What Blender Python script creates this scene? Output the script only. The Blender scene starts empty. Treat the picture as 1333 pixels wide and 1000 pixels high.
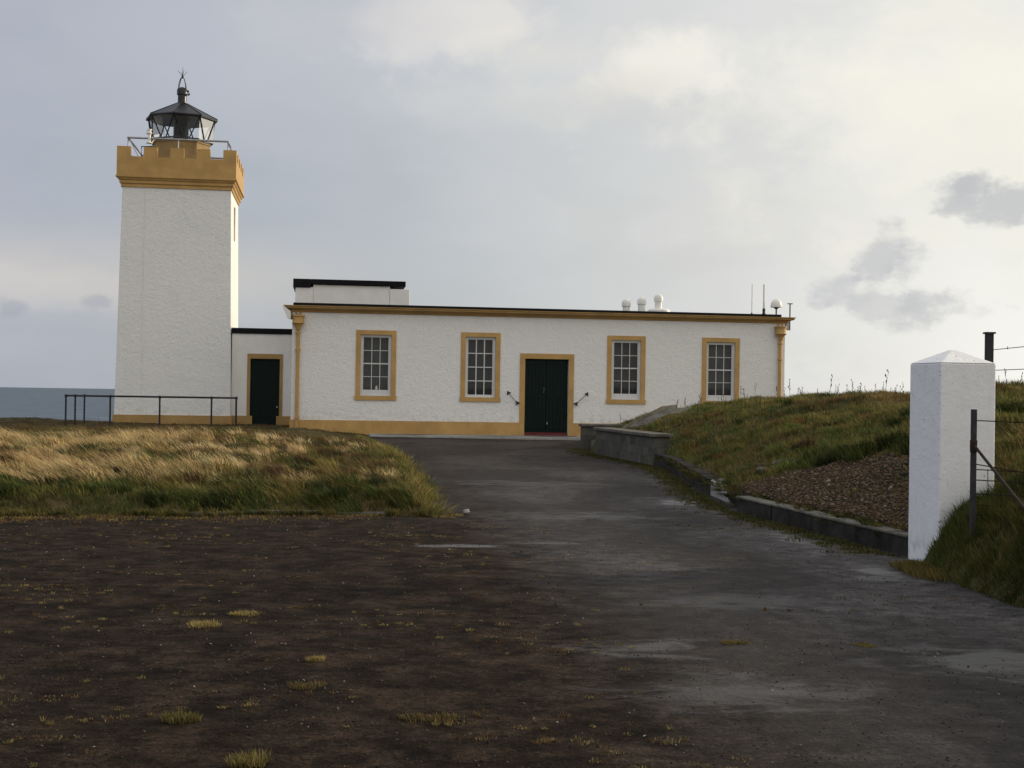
import bpy, bmesh, math, random
import numpy as np
from mathutils import Vector, Matrix
R = math.radians
rng = np.random.default_rng(7)
random.seed(7)
sc = bpy.context.scene
col = sc.collection

# ------------------------------------------------------------------ camera
EYE = 1.43
cam_d = bpy.data.cameras.new('camera'); cam = bpy.data.objects.new('camera', cam_d); col.objects.link(cam)
cam_d.sensor_width = 36; cam_d.lens = 1700 / 1333 * 36
cam_d.clip_start = 0.05; cam_d.clip_end = 200000
cam.matrix_world = Matrix.Translation((0, 0, EYE)) @ Matrix.Rotation(R(90) + math.atan(13.8 / 1700), 4, 'X') @ Matrix.Rotation(R(0.9), 4, 'Z')
sc.camera = cam

# ------------------------------------------------------------------ light
SUN_AZ, SUN_EL = R(66), R(15)      # clockwise from +Y (the view), above the horizon
sun_dir = Vector((math.sin(SUN_AZ) * math.cos(SUN_EL), math.cos(SUN_AZ) * math.cos(SUN_EL), math.sin(SUN_EL)))
sd = bpy.data.lights.new('sun', 'SUN'); sd.energy = 3.2; sd.angle = R(4); sd.color = (1.0, 0.86, 0.66)
so = bpy.data.objects.new('sun', sd); col.objects.link(so)
so.rotation_euler = sun_dir.to_track_quat('Z', 'Y').to_euler()

w = bpy.data.worlds.new('World'); sc.world = w; w.use_nodes = True
nt = w.node_tree; N = nt.nodes; L = nt.links; N.clear()
class G:
    """small node-graph helper"""
    def __init__(s, nt): s.nt = nt; s.N = nt.nodes; s.L = nt.links
    def node(s, typ, **kw):
        n = s.N.new(typ)
        for k, v in kw.items(): setattr(n, k, v)
        return n
    def put(s, sock, v):
        if hasattr(v, 'is_output') or isinstance(v, bpy.types.NodeSocket): s.L.new(v, sock)
        elif isinstance(v, (tuple, list)) and len(v) == 3 and sock.type == 'RGBA': sock.default_value = (*v, 1)
        else: sock.default_value = v
    def m(s, op, a, b=0.0, c=None, clamp=False):
        n = s.node('ShaderNodeMath', operation=op, use_clamp=clamp); s.put(n.inputs[0], a); s.put(n.inputs[1], b)
        if c is not None: s.put(n.inputs[2], c)
        return n.outputs[0]
    def vm(s, op, a, b=(0, 0, 0), out=0):
        n = s.node('ShaderNodeVectorMath', operation=op); s.put(n.inputs[0], a); s.put(n.inputs[1], b)
        return n.outputs[out]
    def mix(s, f, a, b, blend='MIX'):
        n = s.node('ShaderNodeMix', data_type='RGBA', blend_type=blend); s.put(n.inputs[0], f); s.put(n.inputs[6], a); s.put(n.inputs[7], b)
        return n.outputs[2]
    def noise(s, vec, scale, detail=4, rough=.55, dist=0.0, col=False):
        n = s.node('ShaderNodeTexNoise'); s.put(n.inputs['Scale'], scale); n.inputs['Detail'].default_value = detail
        n.inputs['Roughness'].default_value = rough; n.inputs['Distortion'].default_value = dist
        if vec is not None: s.L.new(vec, n.inputs['Vector'])
        return n.outputs[1 if col else 0]
    def ramp(s, f, stops):
        n = s.node('ShaderNodeValToRGB'); s.put(n.inputs[0], f); e = n.color_ramp.elements
        while len(e) < len(stops): e.new(0.5)
        for i, (p, c) in enumerate(stops):
            e[i].position = p; e[i].color = (*c, 1) if isinstance(c, (tuple, list)) else (c, c, c, 1)
        return n.outputs[0]
    def step(s, v, a, b):
        n = s.node('ShaderNodeMapRange', interpolation_type='SMOOTHSTEP'); s.put(n.inputs[0], v)
        s.put(n.inputs[1], a); s.put(n.inputs[2], b); return n.outputs[0]
    def scale(s, vec, v, loc=(0, 0, 0)):
        n = s.node('ShaderNodeMapping'); s.L.new(vec, n.inputs[0]); n.inputs['Scale'].default_value = v; n.inputs['Location'].default_value = loc
        return n.outputs[0]

g = G(nt)
tc = g.node('ShaderNodeTexCoord').outputs['Generated']
sep = g.node('ShaderNodeSeparateXYZ'); L.new(tc, sep.inputs[0]); dx, dy, dz = sep.outputs
sky = g.node('ShaderNodeTexSky', sky_type='NISHITA', sun_disc=False); sky.sun_elevation = SUN_EL; sky.sun_rotation = SUN_AZ
flat = g.scale(tc, (1.0, 1.0, 2.6))
warp = g.vm('ADD', flat, g.vm('MULTIPLY', g.noise(g.scale(tc, (3, 3, 6)), 2.0, 3, col=True), (.25, .25, .25)))
n_big = g.noise(warp, 2.2, 6, .5)
n_mid = g.noise(g.scale(warp, (1, 1, 1), (3.1, 1.7, .4)), 6.0, 7, .55)
n_fine = g.noise(g.scale(tc, (1, 1, 1.6), (8, 2, 5)), 26.0, 6, .6)
n_wisp = g.noise(g.scale(tc, (1, 1, 1.4), (2, 5, 1)), 14.0, 8, .6, .15)
side = g.step(dx, -.38, .42)
base = g.ramp(side, [(0, (.43, .46, .525)), (.3, (.51, .54, .58)), (.55, (.63, .645, .655)), (.8, (.72, .725, .715)), (1, (.88, .87, .82))])
glow = g.m('POWER', g.m('MAXIMUM', g.vm('DOT_PRODUCT', tc, tuple(sun_dir), out=1), 0), 7.0)
base = g.mix(g.m('MULTIPLY', glow, .6, clamp=True), base, (1.25, 1.17, 1.0))
# lighter, slightly bluer overhead and towards the viewer's back
back = g.step(g.m('MULTIPLY', dy, -1.0), -.55, .5)
up = g.step(dz, .28, .8)
base = g.mix(g.m('MAXIMUM', g.m('MULTIPLY', back, 1.0), g.m('MULTIPLY', up, .8)), base, g.mix(g.step(dx, -.9, .5), (.62, .68, .80), (1.02, .98, .90)))
# broad tonal variation of the overcast
v1 = g.ramp(n_big, [(.32, .92), (.5, 1.0), (.70, 1.07)])
base = g.mix(1.0, base, v1, 'MULTIPLY')
# pale break above the left horizon and bright wisps in the top of the frame
low = g.m('SUBTRACT', 1.0, g.step(g.m('ABSOLUTE', g.m('SUBTRACT', dz, .082)), .0, .05))
lowL = g.m('MULTIPLY', low, g.m('SUBTRACT', 1.0, g.step(dx, -.25, -.02)))
base = g.mix(g.m('MULTIPLY', lowL, g.m('MULTIPLY_ADD', n_mid, .8, .1)), base, (.66, .62, .57))
def blob(center, rx, rz, soft=.5, amp=.55, tex=None):
    """soft cloud shape around a direction, edge broken by noise"""
    a = g.m('DIVIDE', g.m('SUBTRACT', dx, center[0]), rx); b = g.m('DIVIDE', g.m('SUBTRACT', dz, center[1]), rz)
    d = g.m('SQRT', g.m('ADD', g.m('MULTIPLY', a, a), g.m('MULTIPLY', b, b)))
    d = g.m('ADD', d, g.m('MULTIPLY', g.m('SUBTRACT', tex or n_fine, .5), amp * 4))
    d = g.m('ADD', d, g.m('MULTIPLY', g.step(g.m('MULTIPLY', dy, -1), -.3, .1), 9))
    return g.m('SUBTRACT', 1.0, g.step(d, 1 - soft, 1 + soft))
def pix(x, y):   # direction of a spot of sky (for placing the clouds on the dome)
    ax = (x - 666.5) / 1700; az = (514 - y) / 1700; k = (1 + ax * ax + az * az) ** .5
    return ax / k, az / k
warm = (.80, .77, .70)
for (x, y), rx, rz, a, c in [((845, 80), .042, .018, .85, (.90, .87, .80)), ((810, 105), .03, .012, .6, warm), ((620, 30), .045, .022, .8, (.82, .79, .75)), ((535, 25), .04, .03, .65, (.76, .74, .73)), ((450, 25), .07, .02, .35, (.62, .61, .62)), ((700, 70), .05, .02, .4, warm),
                    ((960, 290), .12, .035, .30, (.66, .64, .60)), ((1330, 140), .16, .08, .85, (.93, .90, .80)), ((70, 380), .07, .012, .35, (.70, .66, .61)),
                    ((700, 130), .10, .015, .22, warm)]:
    base = g.mix(g.m('MULTIPLY', blob(pix(x, y), rx, rz, .7, .8, n_wisp), a), base, c)
grey = (.50, .51, .535)
for (x, y), rx, rz, a, c in [((1150, 385), .040, .014, .50, grey), ((1148, 330), .014, .020, .65, grey), ((1175, 352), .012, .018, .5, grey), ((1195, 380), .016, .012, .4, grey), ((1090, 375), .018, .012, .3, grey), ((1300, 248), .028, .014, .75, grey), ((1275, 235), .012, .008, .5, grey),
                    ((50, 428), .05, .008, .35, (.40, .42, .47)), ((125, 400), .010, .005, .6, (.38, .40, .46)), ((12, 410), .010, .006, .6, (.38, .40, .46)), ((300, 470), .3, .011, .15, (.45, .46, .50))]:
    base = g.mix(g.m('MULTIPLY', blob(pix(x, y), rx, rz, .5, 1.0), a), base, c)
clouds = g.vm('SCALE', base); clouds.node.inputs['Scale'].default_value = 10.0
cover = g.ramp(n_big, [(.25, .86), (.6, 1.0)])
final = g.mix(cover, sky.outputs[0], clouds)
bg = g.node('ShaderNodeBackground'); L.new(final, bg.inputs[0]); bg.inputs[1].default_value = 0.1
L.new(bg.outputs[0], g.node('ShaderNodeOutputWorld').inputs[0])

sc.view_settings.view_transform = 'Standard'; sc.view_settings.look = 'None'
sc.view_settings.exposure = 0.0; sc.view_settings.gamma = 1.0; sc.view_settings.use_curve_mapping = False

# ------------------------------------------------------------------ materials
def mat(name, base=(.5, .5, .5), rough=.7, bump=None, var=None, spec=.4, metal=0.0, fn=None):
    """bump=[(scale, strength_m)], var=(scale, amount): tone variation"""
    m = bpy.data.materials.new(name); m.use_nodes = True; q = G(m.node_tree)
    b = m.node_tree.nodes['Principled BSDF']
    b.inputs['Roughness'].default_value = rough; b.inputs['Metallic'].default_value = metal
    b.inputs['Specular IOR Level'].default_value = spec
    oc = q.node('ShaderNodeTexCoord').outputs['Object']
    c = (*base, 1)
    if var:
        n = q.noise(oc, var[0], 5, .6); k = q.ramp(n, [(.3, 1 - var[1]), (.7, 1 + var[1])])
        cc = q.mix(1.0, base, k, 'MULTIPLY'); q.L.new(cc, b.inputs['Base Color'])
    else: b.inputs['Base Color'].default_value = c
    prev = None
    for sc_, d in (bump or []):
        bn = q.node('ShaderNodeBump'); bn.inputs['Strength'].default_value = 1; bn.inputs['Distance'].default_value = d
        q.L.new(q.noise(oc, sc_, 4, .6), bn.inputs['Height'])
        if prev: q.L.new(prev, bn.inputs['Normal'])
        prev = bn.outputs[0]
    if prev: q.L.new(prev, b.inputs['Normal'])
    if fn: fn(q, b, oc, prev)
    return m

def roughcast(q, b, oc, prev):
    streak = q.noise(q.scale(oc, (3, 3, .35)), 2.0, 5, .6); blotch = q.noise(oc, .9, 5, .6)
    d = q.m('MULTIPLY', q.step(streak, .55, .85), .30)
    c = q.mix(d, (.82, .80, .77), (.66, .64, .60))
    c = q.mix(q.m('MULTIPLY', q.step(blotch, .5, .75), .35), c, (.70, .69, .67))
    sp = q.node('ShaderNodeSeparateXYZ'); q.L.new(oc, sp.inputs[0])
    foot = q.m('MULTIPLY', q.m('SUBTRACT', 1, q.step(sp.outputs[2], .5, 1.1)), q.step(q.noise(oc, 5, 4), .45, .7))
    c = q.mix(q.m('MULTIPLY', foot, .5), c, (.50, .50, .42))
    q.L.new(c, b.inputs['Base Color'])
M = {}
M['roughcast'] = mat('painted_roughcast', rough=.62, bump=[(6, .028), (17.0, .024), (48.0, .010)], fn=roughcast, spec=.3)
M['smooth_white'] = mat('smooth_white_render', (.78, .75, .71), .6, bump=[(9, .006), (60, .003)], var=(2.5, .05))
M['gold'] = mat('ochre_paint', (.47, .285, .10), .6, bump=[(20, .004), (70, .002)], var=(1.6, .17), spec=.25)
M['gold_dull'] = mat('dull_ochre_paint', (.37, .228, .082), .65, bump=[(20, .005)], var=(1.5, .16), spec=.25)  # darker copy of the ochre for cornice, tower plinth and annex trim
M['gold_shadow'] = mat('shaded_ochre_paint', (.30, .20, .085), .7, bump=[(20, .005)], var=(3, .2), spec=.2)  # same ochre with the shade on the lantern base put into its colour
M['white'] = mat('white_gloss_paint', (.60, .60, .59), .4, var=(8, .05))
M['black'] = mat('black_bitumen', (.008, .008, .010), .8, spec=.15, bump=[(9, .01)], var=(3, .3))
M['black_paint'] = mat('black_gloss_paint', (.012, .012, .014), .3, bump=[(30, .002)])
M['lead'] = mat('lantern_roof_metal', (.008, .009, .013), .42, bump=[(4, .01)], var=(3, .25), metal=.0, spec=.3)
M['green'] = mat('dark_green_paint', (.002, .009, .007), .5, spec=.15, bump=[(12, .002)], var=(5, .2))
M['red'] = mat('dark_red_paint', (.12, .012, .014), .45, var=(5, .2))
M['steel'] = mat('galvanised_steel', (.34, .34, .35), .4, var=(9, .15), metal=.7)
M['plastic'] = mat('white_fibreglass', (.80, .78, .72), .4, var=(4, .06))
M['blind'] = mat('grey_blind', (.085, .083, .085), .8, var=(2, .18))
M['soil_metal'] = mat('rusty_steel', (.030, .021, .018), .8, bump=[(40, .003)], var=(14, .4), spec=.12)
M['post'] = mat('weathered_grey_post', (.042, .040, .041), .85, bump=[(30, .003)], var=(10, .4), spec=.2)
M['rail'] = mat('black_painted_pipe', (.012, .012, .015), .45, bump=[(30, .002)])
M['lens'] = mat('lens_drum', (.02, .028, .026), .25, spec=.5, var=(6, .4))
M['sky_metal'] = mat('pale_floor', (.3, .3, .3), .6)

def glass_mat(name, tint, f0):
    m = bpy.data.materials.new(name); m.use_nodes = True; q = G(m.node_tree); q.N.clear()
    t = q.node('ShaderNodeBsdfTransparent'); t.inputs[0].default_value = (*tint, 1)
    gl = q.node('ShaderNodeBsdfGlossy'); gl.inputs['Roughness'].default_value = .03
    oc = q.node('ShaderNodeTexCoord').outputs['Object']
    bn = q.node('ShaderNodeBump'); bn.inputs['Distance'].default_value = .004; q.L.new(q.noise(oc, 3, 2), bn.inputs['Height'])
    fr = q.node('ShaderNodeFresnel'); fr.inputs[0].default_value = f0
    mx = q.node('ShaderNodeMixShader'); q.L.new(q.m('MULTIPLY', fr.outputs[0], .55), mx.inputs[0]); q.L.new(t.outputs[0], mx.inputs[1]); q.L.new(gl.outputs[0], mx.inputs[2])
    q.L.new(mx.outputs[0], q.node('ShaderNodeOutputMaterial').inputs[0]); return m
M['glass'] = glass_mat('window_glass', (.8, .82, .8), 1.5)
M['lantern_glass'] = glass_mat('lantern_glass', (.97, .98, .98), 1.45)

def conc(q, b, oc, prev):
    a = q.noise(oc, 3.0, 6, .65); c = q.noise(oc, 26, 4, .6)
    k = q.mix(q.step(a, .4, .65), (.085, .078, .065), (.16, .148, .125)); k = q.mix(q.m('MULTIPLY', q.step(c, .5, .7), .45), k, (.05, .048, .04))
    k = q.mix(q.m('MULTIPLY', q.step(q.noise(oc, 6, 5), .55, .68), .6), k, (.075, .08, .03)); q.L.new(k, b.inputs['Base Color'])
M['concrete'] = mat('weathered_concrete', rough=.9, bump=[(6, .02), (40, .006)], fn=conc, spec=.2)
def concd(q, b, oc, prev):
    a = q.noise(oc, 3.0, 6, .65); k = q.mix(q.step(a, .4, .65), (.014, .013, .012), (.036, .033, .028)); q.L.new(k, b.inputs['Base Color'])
M['dark_concrete'] = mat('near_black_concrete', rough=.9, bump=[(6, .02), (40, .006)], fn=concd, spec=.2)  # darkest concrete: kerb faces, one kerb top and the broken lumps
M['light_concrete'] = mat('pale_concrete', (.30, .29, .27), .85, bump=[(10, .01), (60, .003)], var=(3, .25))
def blocks(q, b, oc, prev):
    # courses of blocks run along x, height z
    sp = q.node('ShaderNodeSeparateXYZ'); q.L.new(oc, sp.inputs[0])
    cb = q.node('ShaderNodeCombineXYZ'); q.L.new(q.m('ADD', sp.outputs[0], sp.outputs[1]), cb.inputs[0]); q.L.new(sp.outputs[2], cb.inputs[1])
    br = q.node('ShaderNodeTexBrick'); q.L.new(cb.outputs[0], br.inputs['Vector']); br.inputs['Scale'].default_value = 1
    br.inputs['Brick Width'].default_value = .42; br.inputs['Row Height'].default_value = .19; br.inputs['Mortar Size'].default_value = .012
    br.inputs['Color1'].default_value = (.062, .057, .048, 1); br.inputs['Color2'].default_value = (.12, .112, .095, 1); br.inputs['Mortar'].default_value = (.085, .08, .07, 1)
    n = q.noise(oc, 5, 6, .65); c = q.mix(q.m('MULTIPLY', q.step(n, .45, .7), .6), br.outputs[0], (.034, .032, .024)); q.L.new(c, b.inputs['Base Color'])
    bn = q.node('ShaderNodeBump'); bn.inputs['Distance'].default_value = .012; q.L.new(q.m('SUBTRACT', q.noise(oc, 20, 4), br.outputs[1]), bn.inputs['Height']); q.L.new(bn.outputs[0], b.inputs['Normal'])
M['blocks'] = mat('concrete_blockwork', rough=.92, fn=blocks, spec=.2)

def pillar_fn(q, b, oc, prev):
    a = q.noise(q.scale(oc, (1, 1, .5)), 3, 5, .6); c = q.noise(oc, 30, 3, .5)
    k = q.mix(q.m('MULTIPLY', q.step(a, .5, .75), .35), (.80, .79, .79), (.66, .65, .63))
    k = q.mix(q.m('MULTIPLY', q.step(c, .70, .74), .85), k, (.12, .11, .10))
    sp = q.node('ShaderNodeSeparateXYZ'); q.L.new(oc, sp.inputs[0])
    edge = q.m('MULTIPLY', q.m('LESS_THAN', q.m('MAXIMUM', sp.outputs[0], sp.outputs[1]), .018), q.step(q.noise(oc, 22, 3, .6), .60, .66)); k = q.mix(q.m('MULTIPLY', edge, .85), k, (.13, .11, .09))
    run = q.m('MULTIPLY', q.step(q.noise(q.scale(oc, (9, 9, .5)), 1.5, 4), .55, .75), q.step(sp.outputs[2], .6, 1.8)); k = q.mix(q.m('MULTIPLY', run, .22), k, (.45, .44, .36))
    vr = q.node('ShaderNodeTexVoronoi'); vr.inputs['Scale'].default_value = 5; q.L.new(oc, vr.inputs['Vector']); pit = q.m('MULTIPLY', q.m('LESS_THAN', vr.outputs['Distance'], q.m('MULTIPLY', q.noise(oc, 40, 2), .09)), .8); k = q.mix(pit, k, (.12, .105, .09))
    foot = q.m('MULTIPLY', q.m('SUBTRACT', 1, q.step(sp.outputs[2], .0, .35)), q.step(q.noise(oc, 9, 4), .42, .66))
    k = q.mix(q.m('MULTIPLY', foot, .55), k, (.34, .33, .27)); q.L.new(k, b.inputs['Base Color'])
M['pillar'] = mat('whitewashed_pillar', rough=.7, bump=[(7, .010), (38, .003)], fn=pillar_fn, spec=.3)

def leaf_mat(name, trans=.25, rough=.75):
    m = bpy.data.materials.new(name); m.use_nodes = True; q = G(m.node_tree); b = q.N['Principled BSDF']
    at = q.node('ShaderNodeAttribute', attribute_name='tone'); q.L.new(at.outputs[0], b.inputs['Base Color'])
    b.inputs['Roughness'].default_value = rough; b.inputs['Specular IOR Level'].default_value = .15
    tr = q.node('ShaderNodeBsdfTranslucent'); q.L.new(at.outputs[0], tr.inputs[0])
    mx = q.node('ShaderNodeMixShader'); mx.inputs[0].default_value = trans
    out = q.N['Material Output']; q.L.new(b.outputs[0], mx.inputs[1]); q.L.new(tr.outputs[0], mx.inputs[2]); q.L.new(mx.outputs[0], out.inputs[0])
    return m
M['blade'] = leaf_mat('grass_blades', .35); M['chips'] = leaf_mat('stone_chips', 0.0, .85)

# ------------------------------------------------------------------ building helpers
class MB:
    def __init__(s): s.v = []; s.f = []
    def add(s, vs, fs): o = len(s.v); s.v += [tuple(p) for p in vs]; s.f += [tuple(i + o for i in f) for f in fs]; return s
    def box(s, x0, x1, y0, y1, z0, z1):
        return s.add([(x0, y0, z0), (x1, y0, z0), (x1, y1, z0), (x0, y1, z0), (x0, y0, z1), (x1, y0, z1), (x1, y1, z1), (x0, y1, z1)],
                     [(0, 3, 2, 1), (4, 5, 6, 7), (0, 1, 5, 4), (1, 2, 6, 5), (2, 3, 7, 6), (3, 0, 4, 7)])
    def frustum(s, a, z0, b, z1, cx=0, cy=0):
        """a,b = half sizes (x,y)"""
        P = lambda h, z: [(cx - h[0], cy - h[1], z), (cx + h[0], cy - h[1], z), (cx + h[0], cy + h[1], z), (cx - h[0], cy + h[1], z)]
        return s.add(P(a, z0) + P(b, z1), [(0, 3, 2, 1), (4, 5, 6, 7), (0, 1, 5, 4), (1, 2, 6, 5), (2, 3, 7, 6), (3, 0, 4, 7)])
    def lathe(s, prof, n=24, cx=0, cy=0, rot=0.0, cap=True):
        vs = []; fs = []
        for r, z in prof:
            for k in range(n):
                a = rot + 2 * math.pi * k / n; vs.append((cx + r * math.cos(a), cy + r * math.sin(a), z))
        for i in range(len(prof) - 1):
            for k in range(n): k2 = (k + 1) % n; fs.append((i * n + k, i * n + k2, (i + 1) * n + k2, (i + 1) * n + k))
        if cap:
            fs.append(tuple(range(n - 1, -1, -1))); fs.append(tuple((len(prof) - 1) * n + k for k in range(n)))
        return s.add(vs, fs)
    def tube(s, pts, r, n=8, r1=None):
        pts = [Vector(p) for p in pts]; vs = []; fs = []; m = len(pts)
        for i, p in enumerate(pts):
            t = (pts[min(i + 1, m - 1)] - pts[max(i - 1, 0)]).normalized()
            u = t.cross(Vector((0, 0, 1))); u = t.cross(Vector((1, 0, 0))) if u.length < .05 else u; u.normalize(); v = t.cross(u)
            rr = r if r1 is None else r + (r1 - r) * i / (m - 1)
            vs += [p + (u * math.cos(2 * math.pi * k / n) + v * math.sin(2 * math.pi * k / n)) * rr for k in range(n)]
        for i in range(m - 1):
            for k in range(n): k2 = (k + 1) % n; fs.append((i * n + k, i * n + k2, (i + 1) * n + k2, (i + 1) * n + k))
        fs.append(tuple(range(n - 1, -1, -1))); fs.append(tuple((m - 1) * n + k for k in range(n)))
        return s.add(vs, fs)
    def ring(s, x0, x1, z0, z1, ix0, ix1, iz0, iz1, y0, y1):
        """rectangular frame standing in the xz plane"""
        s.box(x0, ix0, y0, y1, z0, z1); s.box(ix1, x1, y0, y1, z0, z1)
        if iz0 > z0: s.box(ix0, ix1, y0, y1, z0, iz0)
        if z1 > iz1: s.box(ix0, ix1, y0, y1, iz1, z1)
        return s
    def build(s, name, m, parent=None, smooth=False, bevel=0.0, loc=None):
        me = bpy.data.meshes.new(name); me.from_pydata(s.v, [], s.f); me.materials.append(M[m] if isinstance(m, str) else m)
        bm = bmesh.new(); bm.from_mesh(me)
        bmesh.ops.recalc_face_normals(bm, faces=bm.faces)
        bm.to_mesh(me); bm.free()
        o = bpy.data.objects.new(name, me); col.objects.link(o)
        if parent: o.parent = parent
        if loc: o.location = loc
        if smooth:
            for p in me.polygons: p.use_smooth = True
            md = o.modifiers.new('es', 'EDGE_SPLIT'); md.split_angle = R(40)
        if bevel:
            b = o.modifiers.new('bevel', 'BEVEL'); b.width = bevel; b.segments = 2; b.limit_method = 'ANGLE'
        return o
def tag(o, label=None, cat=None, group=None, kind=None):
    if label: o['label'] = label
    if cat: o['category'] = cat
    if group: o['group'] = group
    if kind: o['kind'] = kind
    return o
def empty(name, loc, rz=0.0, label=None, cat=None, group=None):
    o = bpy.data.objects.new(name, None); col.objects.link(o); o.location = loc; o.rotation_euler = (0, 0, rz); o.empty_display_size = .2
    return tag(o, label, cat, group)

A8 = R(8)
C0 = Vector((-7.42, 43.905, 0)); DU = Vector((math.cos(A8), math.sin(A8), 0)); DV = Vector((-math.sin(A8), math.cos(A8), 0))
def W(u, v, z=0.0): p = C0 + DU * u + DV * v; return (p.x, p.y, z)

def wall_face(mb, x0, x1, z0, z1, y, holes, depth):
    """front wall sheet with openings and their reveals; holes=(hx0,hx1,hz0,hz1)"""
    xs = sorted({x0, x1, *[h[0] for h in holes], *[h[1] for h in holes]}); zs = sorted({z0, z1, *[h[2] for h in holes], *[h[3] for h in holes]})
    for i in range(len(xs) - 1):
        for j in range(len(zs) - 1):
            cx = (xs[i] + xs[i + 1]) / 2; cz = (zs[j] + zs[j + 1]) / 2
            if any(h[0] < cx < h[1] and h[2] < cz < h[3] for h in holes): continue
            mb.add([(xs[i], y, zs[j]), (xs[i + 1], y, zs[j]), (xs[i + 1], y, zs[j + 1]), (xs[i], y, zs[j + 1])], [(0, 1, 2, 3)])
    for a, b, c, d in holes:
        mb.add([(a, y, c), (b, y, c), (b, y, d), (a, y, d), (a, y + depth, c), (b, y + depth, c), (b, y + depth, d), (a, y + depth, d)],
               [(0, 4, 5, 1), (1, 5, 6, 2), (2, 6, 7, 3), (3, 7, 4, 0)])

# ------------------------------------------------------------------ station building
B = empty('keepers_building', C0, A8, 'long low white single storey building with ochre trim and flat black roof', 'building')
LEN, DEP, HT = 17.24, 6.6, 4.14
wins = [(2.82, 0), (6.39, 1), (11.50, 2), (14.90, 3)]
holes = [(c - .52, c + .52, 1.32, 3.39) for c, _ in wins] + [(7.94, 9.47, 0.0, 2.68)]
mb = MB(); wall_face(mb, 0, LEN, -.3, HT, 0, holes, .16)
mb.add([(0, 0, -.3), (0, DEP, -.3), (LEN, DEP, -.3), (LEN, 0, -.3), (0, 0, HT), (0, DEP, HT), (LEN, DEP, HT), (LEN, 0, HT)], [(0, 1, 5, 4), (1, 2, 6, 5), (2, 3, 7, 6)])
wall = mb.build('wall', 'roughcast', B)
mb = MB(); mb.box(-.035, 7.76, -.035, -.001, -.3, .475); mb.box(9.64, LEN + .035, -.035, -.001, -.3, .475); mb.box(-.035, -.001, -.001, DEP, -.3, .475); mb.box(LEN + .001, LEN + .035, -.001, DEP, -.3, .475)
mb.build('plinth', 'gold', B)
# moulded cornice: fascia, cove and top fillet
prof = [(.0, 4.10), (.05, 4.10), (.07, 4.15), (.13, 4.185), (.22, 4.21), (.26, 4.225), (.26, 4.275), (.30, 4.285), (.30, 4.31), (.0, 4.312)]
mb = MB(); rings = []
for off, z in prof: rings += [(-off, -off, z), (LEN + off, -off, z), (LEN + off, DEP + off, z), (-off, DEP + off, z)]
fs = []
for i in range(len(prof) - 1):
    for k in range(4): k2 = (k + 1) % 4; fs.append((i * 4 + k, i * 4 + k2, i * 4 + 4 + k2, i * 4 + 4 + k))
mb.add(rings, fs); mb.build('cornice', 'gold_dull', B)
mb = MB(); mb.box(.02, LEN - .12, .02, DEP, 4.313, 4.42); mb.build('roof', 'black', B, bevel=.02)
# rooftop block left
blk = MB().box(.06, .66, .95, 3.2, 4.421, 5.02).box(.66, 3.30, .99, 3.15, 4.421, 5.12).box(3.30, 3.98, .95, 3.2, 4.421, 5.03).build('roof_block', 'smooth_white', B, bevel=.02)
MB().box(-.02, .58, .90, 3.25, 5.0, 5.30).box(.58, 3.84, .90, 3.25, 5.121, 5.30).build('block_coping', 'black', blk, bevel=.015)

def window(c, style):
    sur = MB(); sur.box(c - .68, c - .52, -.03, .03, 1.32, 3.54); sur.box(c + .52, c + .68, -.03, .03, 1.32, 3.54); sur.box(c - .52, c + .52, -.03, .03, 3.39, 3.54)
    so_ = sur.build('window', 'gold', B)
    MB().box(c - .705, c + .705, -.055, .16, 1.17, 1.318).build('sill', 'gold', so_)
    fr = MB(); fr.ring(c - .515, c + .515, 1.322, 3.385, c - .455, c + .455, 1.36, 3.33, .06, .15)
    fr.build('window_frame', 'white', so_)
    x0, x1, z0, z1 = c - .455, c + .455, 1.36, 3.33
    rb = (.05 if style == 1 else .16)           # deep or thin bottom rail
    sash = MB(); mid = z0 + rb + (z1 - z0 - rb) * .49
    y0, y1 = .08, .12
    sash.box(x0, x0 + .035, y0, y1, z0 + rb, z1 - .03); sash.box(x1 - .035, x1, y0, y1, z0 + rb, z1 - .03); sash.box(x0, x1, y0, y1, z0, z0 + rb); sash.box(x0, x1, y0, y1, z1 - .03, z1)
    bw = .010 if style != 1 else .017
    H = z1 - .03 - z0 - rb
    for k in (1, 2):
        xx = x0 + .035 + (x1 - x0 - .07) * k / 3; sash.box(xx - bw, xx + bw, y0 + .004, y1 - .004, z0 + rb, z1 - .03)
    for k in (1, 2, 3):
        zz = z0 + rb + H * k / 4; b2 = .020 if (k == 2 and style != 1) else bw * .9
        sash.box(x0 + .035, x1 - .035, y0 - .003 if k == 2 else y0 + .008, y1 - .008, zz - b2, zz + b2)
    sash.build('sash', 'white', so_)
    MB().add([(x0, .105, z0 + .02), (x1, .105, z0 + .02), (x1, .105, z1), (x0, .105, z1)], [(0, 1, 2, 3)]).build('pane', 'glass', so_)
    MB().box(x0 - .3, x1 + .3, .30, .33, z0 - .1, z1 + .1).build('blind', 'blind', so_)
    return so_
for c, i in wins:
    o = window(c, i)
    if i == 1: o['label'] = 'twelve pane window with a thin bottom rail and thicker white bars'
MB().lathe([(.05, 1.50), (.06, 1.56), (.045, 1.62), (.02, 1.66)], 12, 2.86, .2).build('ornament', 'plastic', B, True)['label'] = 'pale ornament standing inside the window'

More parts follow.
